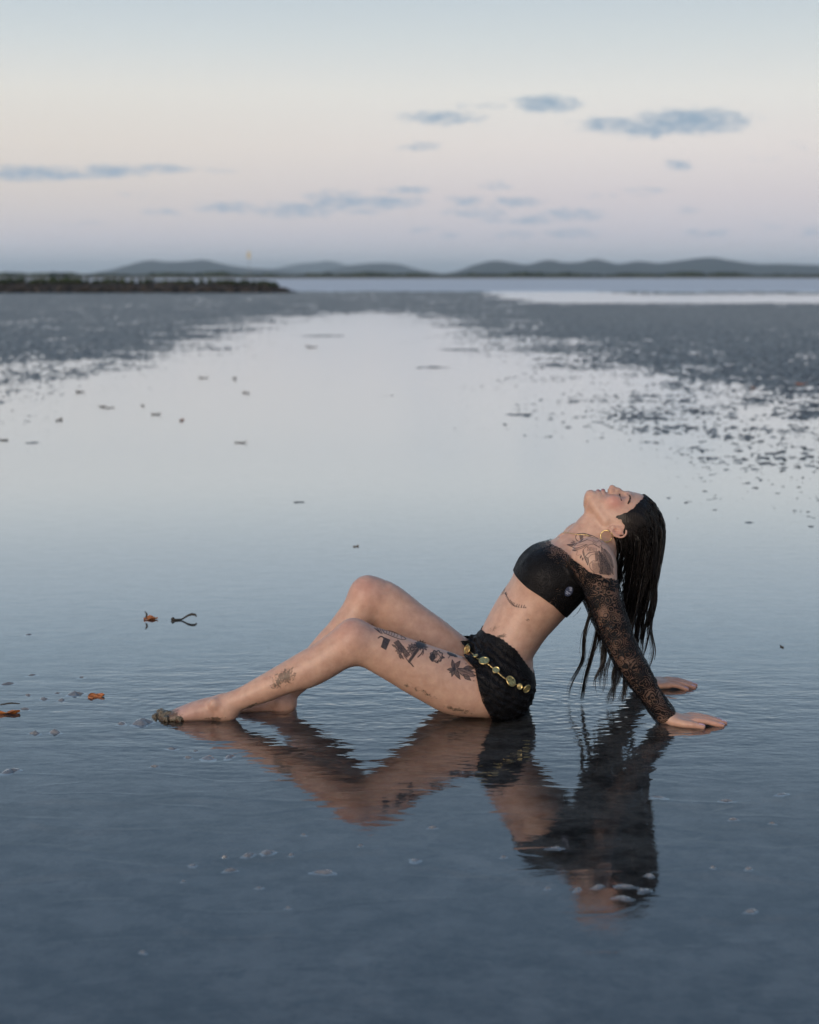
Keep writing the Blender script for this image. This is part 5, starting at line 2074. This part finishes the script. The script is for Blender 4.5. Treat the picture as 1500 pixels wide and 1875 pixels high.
b0 = GP(318, 1136)
def off(dx, dy, dz):
    return b0 + np.array([dx, dy, dz])
twig('forked_twig', 'dark forked twig poking out of the water behind her feet', 'twig',
     [([off(-.006, 0, .002), off(.01, .0, .003), off(.03, .005, .004), off(.052, .01, .016), off(.070, .012, .022)], [.0045, .0035, .003, .004, .005]),
      ([off(.066, .012, .020), off(.078, .012, .019), off(.084, .01, .012)], [.0055, .004, .002]),
      ([off(-.008, 0, .002), off(-.002, 0, .007), off(.002, 0, .003)], [.004, .006, .003])], M_BARK)
b1 = GP(272, 1136)
twig('leaf_stalk', 'short dark stalk standing on the orange leaf', 'twig',
     [([b1 + [-.010, 0, .010], b1 + [-.006, 0, .022], b1 + [-.012, 0, .034]], [.002, .004, .0015])], M_BARK)
b2 = GP(20, 1300)
twig('leaf_stalk', 'dark stalk lying across the leaf at the left edge', 'twig', [([b2 + [-.03, 0, .016], b2 + [0, .002, .020], b2 + [.026, .004, .018]], [.002, .0024, .0014])], M_BARK)
# scattered fallen leaves farther out
DEB = [(441, 811, .16, 'single brown leaf alone on the pale open water', M_OLIVE), (108, 770, .18, 'brown leaf upright at left among wet sand lumps', M_OLIVE), (186, 745, .16, 'dark leaf left of a close pair on the pale water', M_OLIVE),
       (202, 747, .15, 'dark leaf right of a close pair on the pale water', M_OLIVE), (261, 743, .12, 'small brown leaf above the larger one near the left bank', M_OLIVE), (286, 759, .15, 'brown leaf just left of the yellowish flat one', M_OLIVE),
       (333, 770, .17, 'yellowish flat leaf drifting left of the lone brown one', M_DRY), (5, 806, .15, 'dark leaf cut by the left edge, out on the flat', M_OLIVE), (147, 718, .2, 'far dark leaf where the left bank meets the pool', M_OLIVE),
       (451, 720, .2, 'far dark leaf in the middle of the pale pool', M_OLIVE), (373, 692, .22, 'left of two far leaves high in the pale pool', M_OLIVE), (430, 694, .22, 'right of two far leaves high in the pale pool', M_OLIVE),
       (570, 636, .4, 'farthest dark leaf in the bright top of the pool', M_OLIVE), (1378, 712, .24, 'orange leaf on the dark right bank, left of two', M_DRY), (1468, 705, .24, 'orange leaf on the dark right bank, right of two', M_DRY),
       (652, 1001, .05, 'tiny dark leaf above her far knee', M_OLIVE), (1432, 1185, .035, 'tiny dark leaf right of her hands', M_OLIVE)]
for i, (x, y, ln, lab, mt) in enumerate(DEB):
    dry_leaf(x, y, ln * .62, ln * .15, i * 1.3, .3 * math.sin(i), mt, lab, .6, .12, stem=False, seed=i, lift_=.013 if y < 900 else .005, group='scattered fallen leaves')

# ------------------------------------------------------------------ small wet sand mounds that break the water film
def mat_mound():
    m, nt, out = new_mat('water_coated_sand')
    geo = nt.n('ShaderNodeNewGeometry')
    n1 = nt.noise(geo.outputs['Position'], 130.0, 3.0, 0.6)
    b = principled(nt, Base_Color=nt.ramp(n1, [(0.3, (0.13, 0.135, 0.14, 1)), (0.7, (0.21, 0.21, 0.21, 1))]), Roughness=0.2, IOR=1.45)  # pale base stands in for sky mirrored on the wet slopes
    b.inputs['Coat Weight'].default_value = 1.0
    b.inputs['Coat Roughness'].default_value = 0.04
    bump = nt.n('ShaderNodeBump')
    bump.inputs['Strength'].default_value = 0.4
    bump.inputs['Distance'].default_value = 0.002
    nt.put(bump.inputs['Height'], n1)
    nt.put(b.inputs['Normal'], bump.outputs[0])
    nt.put(out.inputs[0], b.outputs[0])
    return m


M_MOUND = mat_mound()


def sand_mound(px_, py_, w_px, h_, rot, label, group, i):
    p = GP(px_, py_)
    h_ *= .95 if group.endswith('feet') else (.42 if 'head' in group else .62)
    w_px *= 1.12
    wd = w_px / 1250.0 * (p[1] - CAM_Y) / 4.9 * 2.0 * .5 * 2
    nr, na = 7, 22
    V, F = [], []
    for a in range(nr):
        t = a / (nr - 1)
        for k in range(na):
            th = 2 * math.pi * k / na
            lob = 1 + .28 * math.sin(2 * th + i) + .16 * math.sin(3 * th + 2.1 * i) + .1 * math.sin(5 * th + i * 1.3)
            x, y = t * wd * .5 * lob * math.cos(th), t * wd * .32 * lob * math.sin(th)
            V.append((x, y, h_ * (math.cos(t * math.pi / 2 * 1.12) ** 1 if t < .89 else 0) - .003 * t + .0))
    V = np.array(V)
    V[:, 2] += (vnoise(V + i * 7.7, 130.0) - .5) * h_ * .5 * (1 - np.repeat(np.linspace(0, 1, nr), na) ** 2)
    c_, s_ = math.cos(rot), math.sin(rot)
    V[:, :2] = np.stack([V[:, 0] * c_ - V[:, 1] * s_, V[:, 0] * s_ + V[:, 1] * c_], 1)
    for a in range(nr - 1):
        for k in range(na):
            k2 = (k + 1) % na
            F.append((a * na + k, (a + 1) * na + k, (a + 1) * na + k2, a * na + k2))
    o_ = tris_quads('sand_mound', V + p, F, M_MOUND)
    tag(o_, label, 'sand mound', group)
    return o_


GL = 'small wet sand mound in the cluster left of her feet'
GF = 'small wet sand mound in the dark foreground water'
GH = 'wet sand lump breaking the reflection of her head'
GR = 'small sand mound in the foreground at lower right'
MND = [(52, 1162, 16, .004, 0, GL), (14, 1252, 24, .006, .3, GL), (58, 1236, 18, .004, .5, GL), (52, 1273, 14, .005, 0, GL), (80, 1280, 20, .007, .3, GL), (112, 1282, 20, .007, 0, GL), (137, 1271, 34, .009, .1, GL),
       (105, 1269, 16, .003, 0, GL), (46, 1298, 20, .005, 0, GL), (64, 1343, 22, .007, 0, GL), (100, 1341, 26, .009, .1, GL), (223, 1325, 24, .006, .2, GL), (260, 1324, 46, .014, .25, GL), (18, 1412, 40, .008, .7, GL), (150, 1240, 14, .003, .2, GL),
       (315, 1371, 22, .004, 0, GL), (344, 1387, 18, .005, 0, GL), (358, 1375, 14, .004, 0, GL), (381, 1388, 40, .006, 1.1, GL), (420, 1386, 28, .005, .8, GL), (283, 1403, 16, .005, 0, GL),
       (412, 1569, 12, .006, 0, GF), (455, 1566, 28, .009, 1.1, GF), (490, 1561, 34, .009, 1.1, GF), (533, 1565, 16, .006, .8, GF), (422, 1593, 26, .009, 0, GF), (594, 1597, 40, .008, -.2, GF), (792, 1515, 18, .007, .2, GF), (660, 1548, 12, .005, .5, GF), (556, 1528, 14, .005, .2, GF),
       (353, 1584, 22, .005, .2, GF), (336, 1613, 12, .004, 0, GF), (528, 1662, 14, .004, 0, GF), (475, 1625, 16, .004, .2, GF), (922, 1569, 14, .006, .6, GF), (262, 1743, 18, .004, 0, GF), (760, 1575, 30, .004, -.3, GF),
       (1003, 1626, 16, .008, 0, GH), (1058, 1628, 24, .010, .8, GH), (1095, 1624, 24, .013, .5, GH), (1143, 1622, 36, .008, 0, GH), (1140, 1643, 38, .009, .1, GH), (1190, 1603, 24, .011, .3, GH), (1180, 1629, 36, .006, .3, GH), (1017, 1552, 34, .005, -.2, GH),
       (1330, 1466, 26, .006, -.1, GR), (1342, 1500, 18, .006, .2, GR), (1415, 1507, 14, .006, 0, GR), (1306, 1588, 14, .006, 0, GR), (1371, 1590, 20, .008, .2, GR), (1376, 1668, 28, .008, 0, GR), (1432, 1454, 26, .004, .2, GR), (1205, 1459, 30, .004, -.3, GR)]
GN = {GL: 'sand mounds left of her feet', GF: 'sand mounds in the dark foreground', GH: 'sand lumps in the reflection of her head', GR: 'sand mounds at lower right'}
OWN = {(137, 1271): 'largest pale sand mound, just left of the small orange red leaf', (260, 1324): 'long pale sand mound touching the mud on her toes', (223, 1325): 'small mound just left of the one at her toes',
       (64, 1343): 'left of a pair of pale mounds below the brown leaf', (100, 1341): 'right of a pair of pale mounds below the brown leaf', (18, 1412): 'curved sand ridge at the left edge below the leaves',
       (52, 1162): 'lone small mound high at the left edge, above the others', (112, 1282): 'mound just below the largest pale mound', (80, 1280): 'second mound left of the small orange red leaf, lower row', (52, 1273): 'third mound left of the small orange red leaf, lower row',
       (381, 1388): 'slanting thin sand ridge below her toes', (420, 1386): 'thin slanting ridge right of the longer one below her toes', (283, 1403): 'round mound left of the slanting ridge below her toes',
       (594, 1597): 'longest oval mound in the dark foreground, under her knees', (455, 1566): 'left of two slanting mounds side by side in the foreground', (490, 1561): 'right of two slanting mounds side by side in the foreground',
       (422, 1593): 'pale oval mound below the two slanting ones', (792, 1515): 'small brownish mound right of the knee reflection tip', (1190, 1603): 'tall lump at the right edge of her head reflection',
       (1003, 1626): 'lump just left of her head reflection', (1017, 1552): 'thin ridge across the chest reflection', (1376, 1668): 'lowest mound at the lower right', (1330, 1466): 'flat ridge right of the hair reflection',
       (262, 1743): 'lowest small mound in the dark foreground, far left'}
for i, (x, y, wpx, h_, rot, lab) in enumerate(MND):
    sand_mound(x, y, wpx, h_, rot, OWN.get((x, y), lab), GN[lab], i)

# ------------------------------------------------------------------ thin sea haze
def haze_box():
    m, nt, out = new_mat('sea_haze')
    pv = nt.n('ShaderNodeVolumePrincipled')
    pv.inputs['Color'].default_value = (0.86, 0.95, 1.0, 1)
    pv.inputs['Density'].default_value = 0.00013
    pv.inputs['Anisotropy'].default_value = 0.78
    nt.put(out.inputs['Volume'], pv.outputs[0])
    V = [(x, y, z) for x in (-9800, 9800) for y in (-80, 14500) for z in (-2.0, 84)]
    F = [(0, 1, 3, 2), (4, 6, 7, 5), (0, 4, 5, 1), (2, 3, 7, 6), (0, 2, 6, 4), (1, 5, 7, 3)]
    o_ = tris_quads('haze', np.array(V, float), F, m, smooth=False, kind='stuff')
    return o_


haze = haze_box()
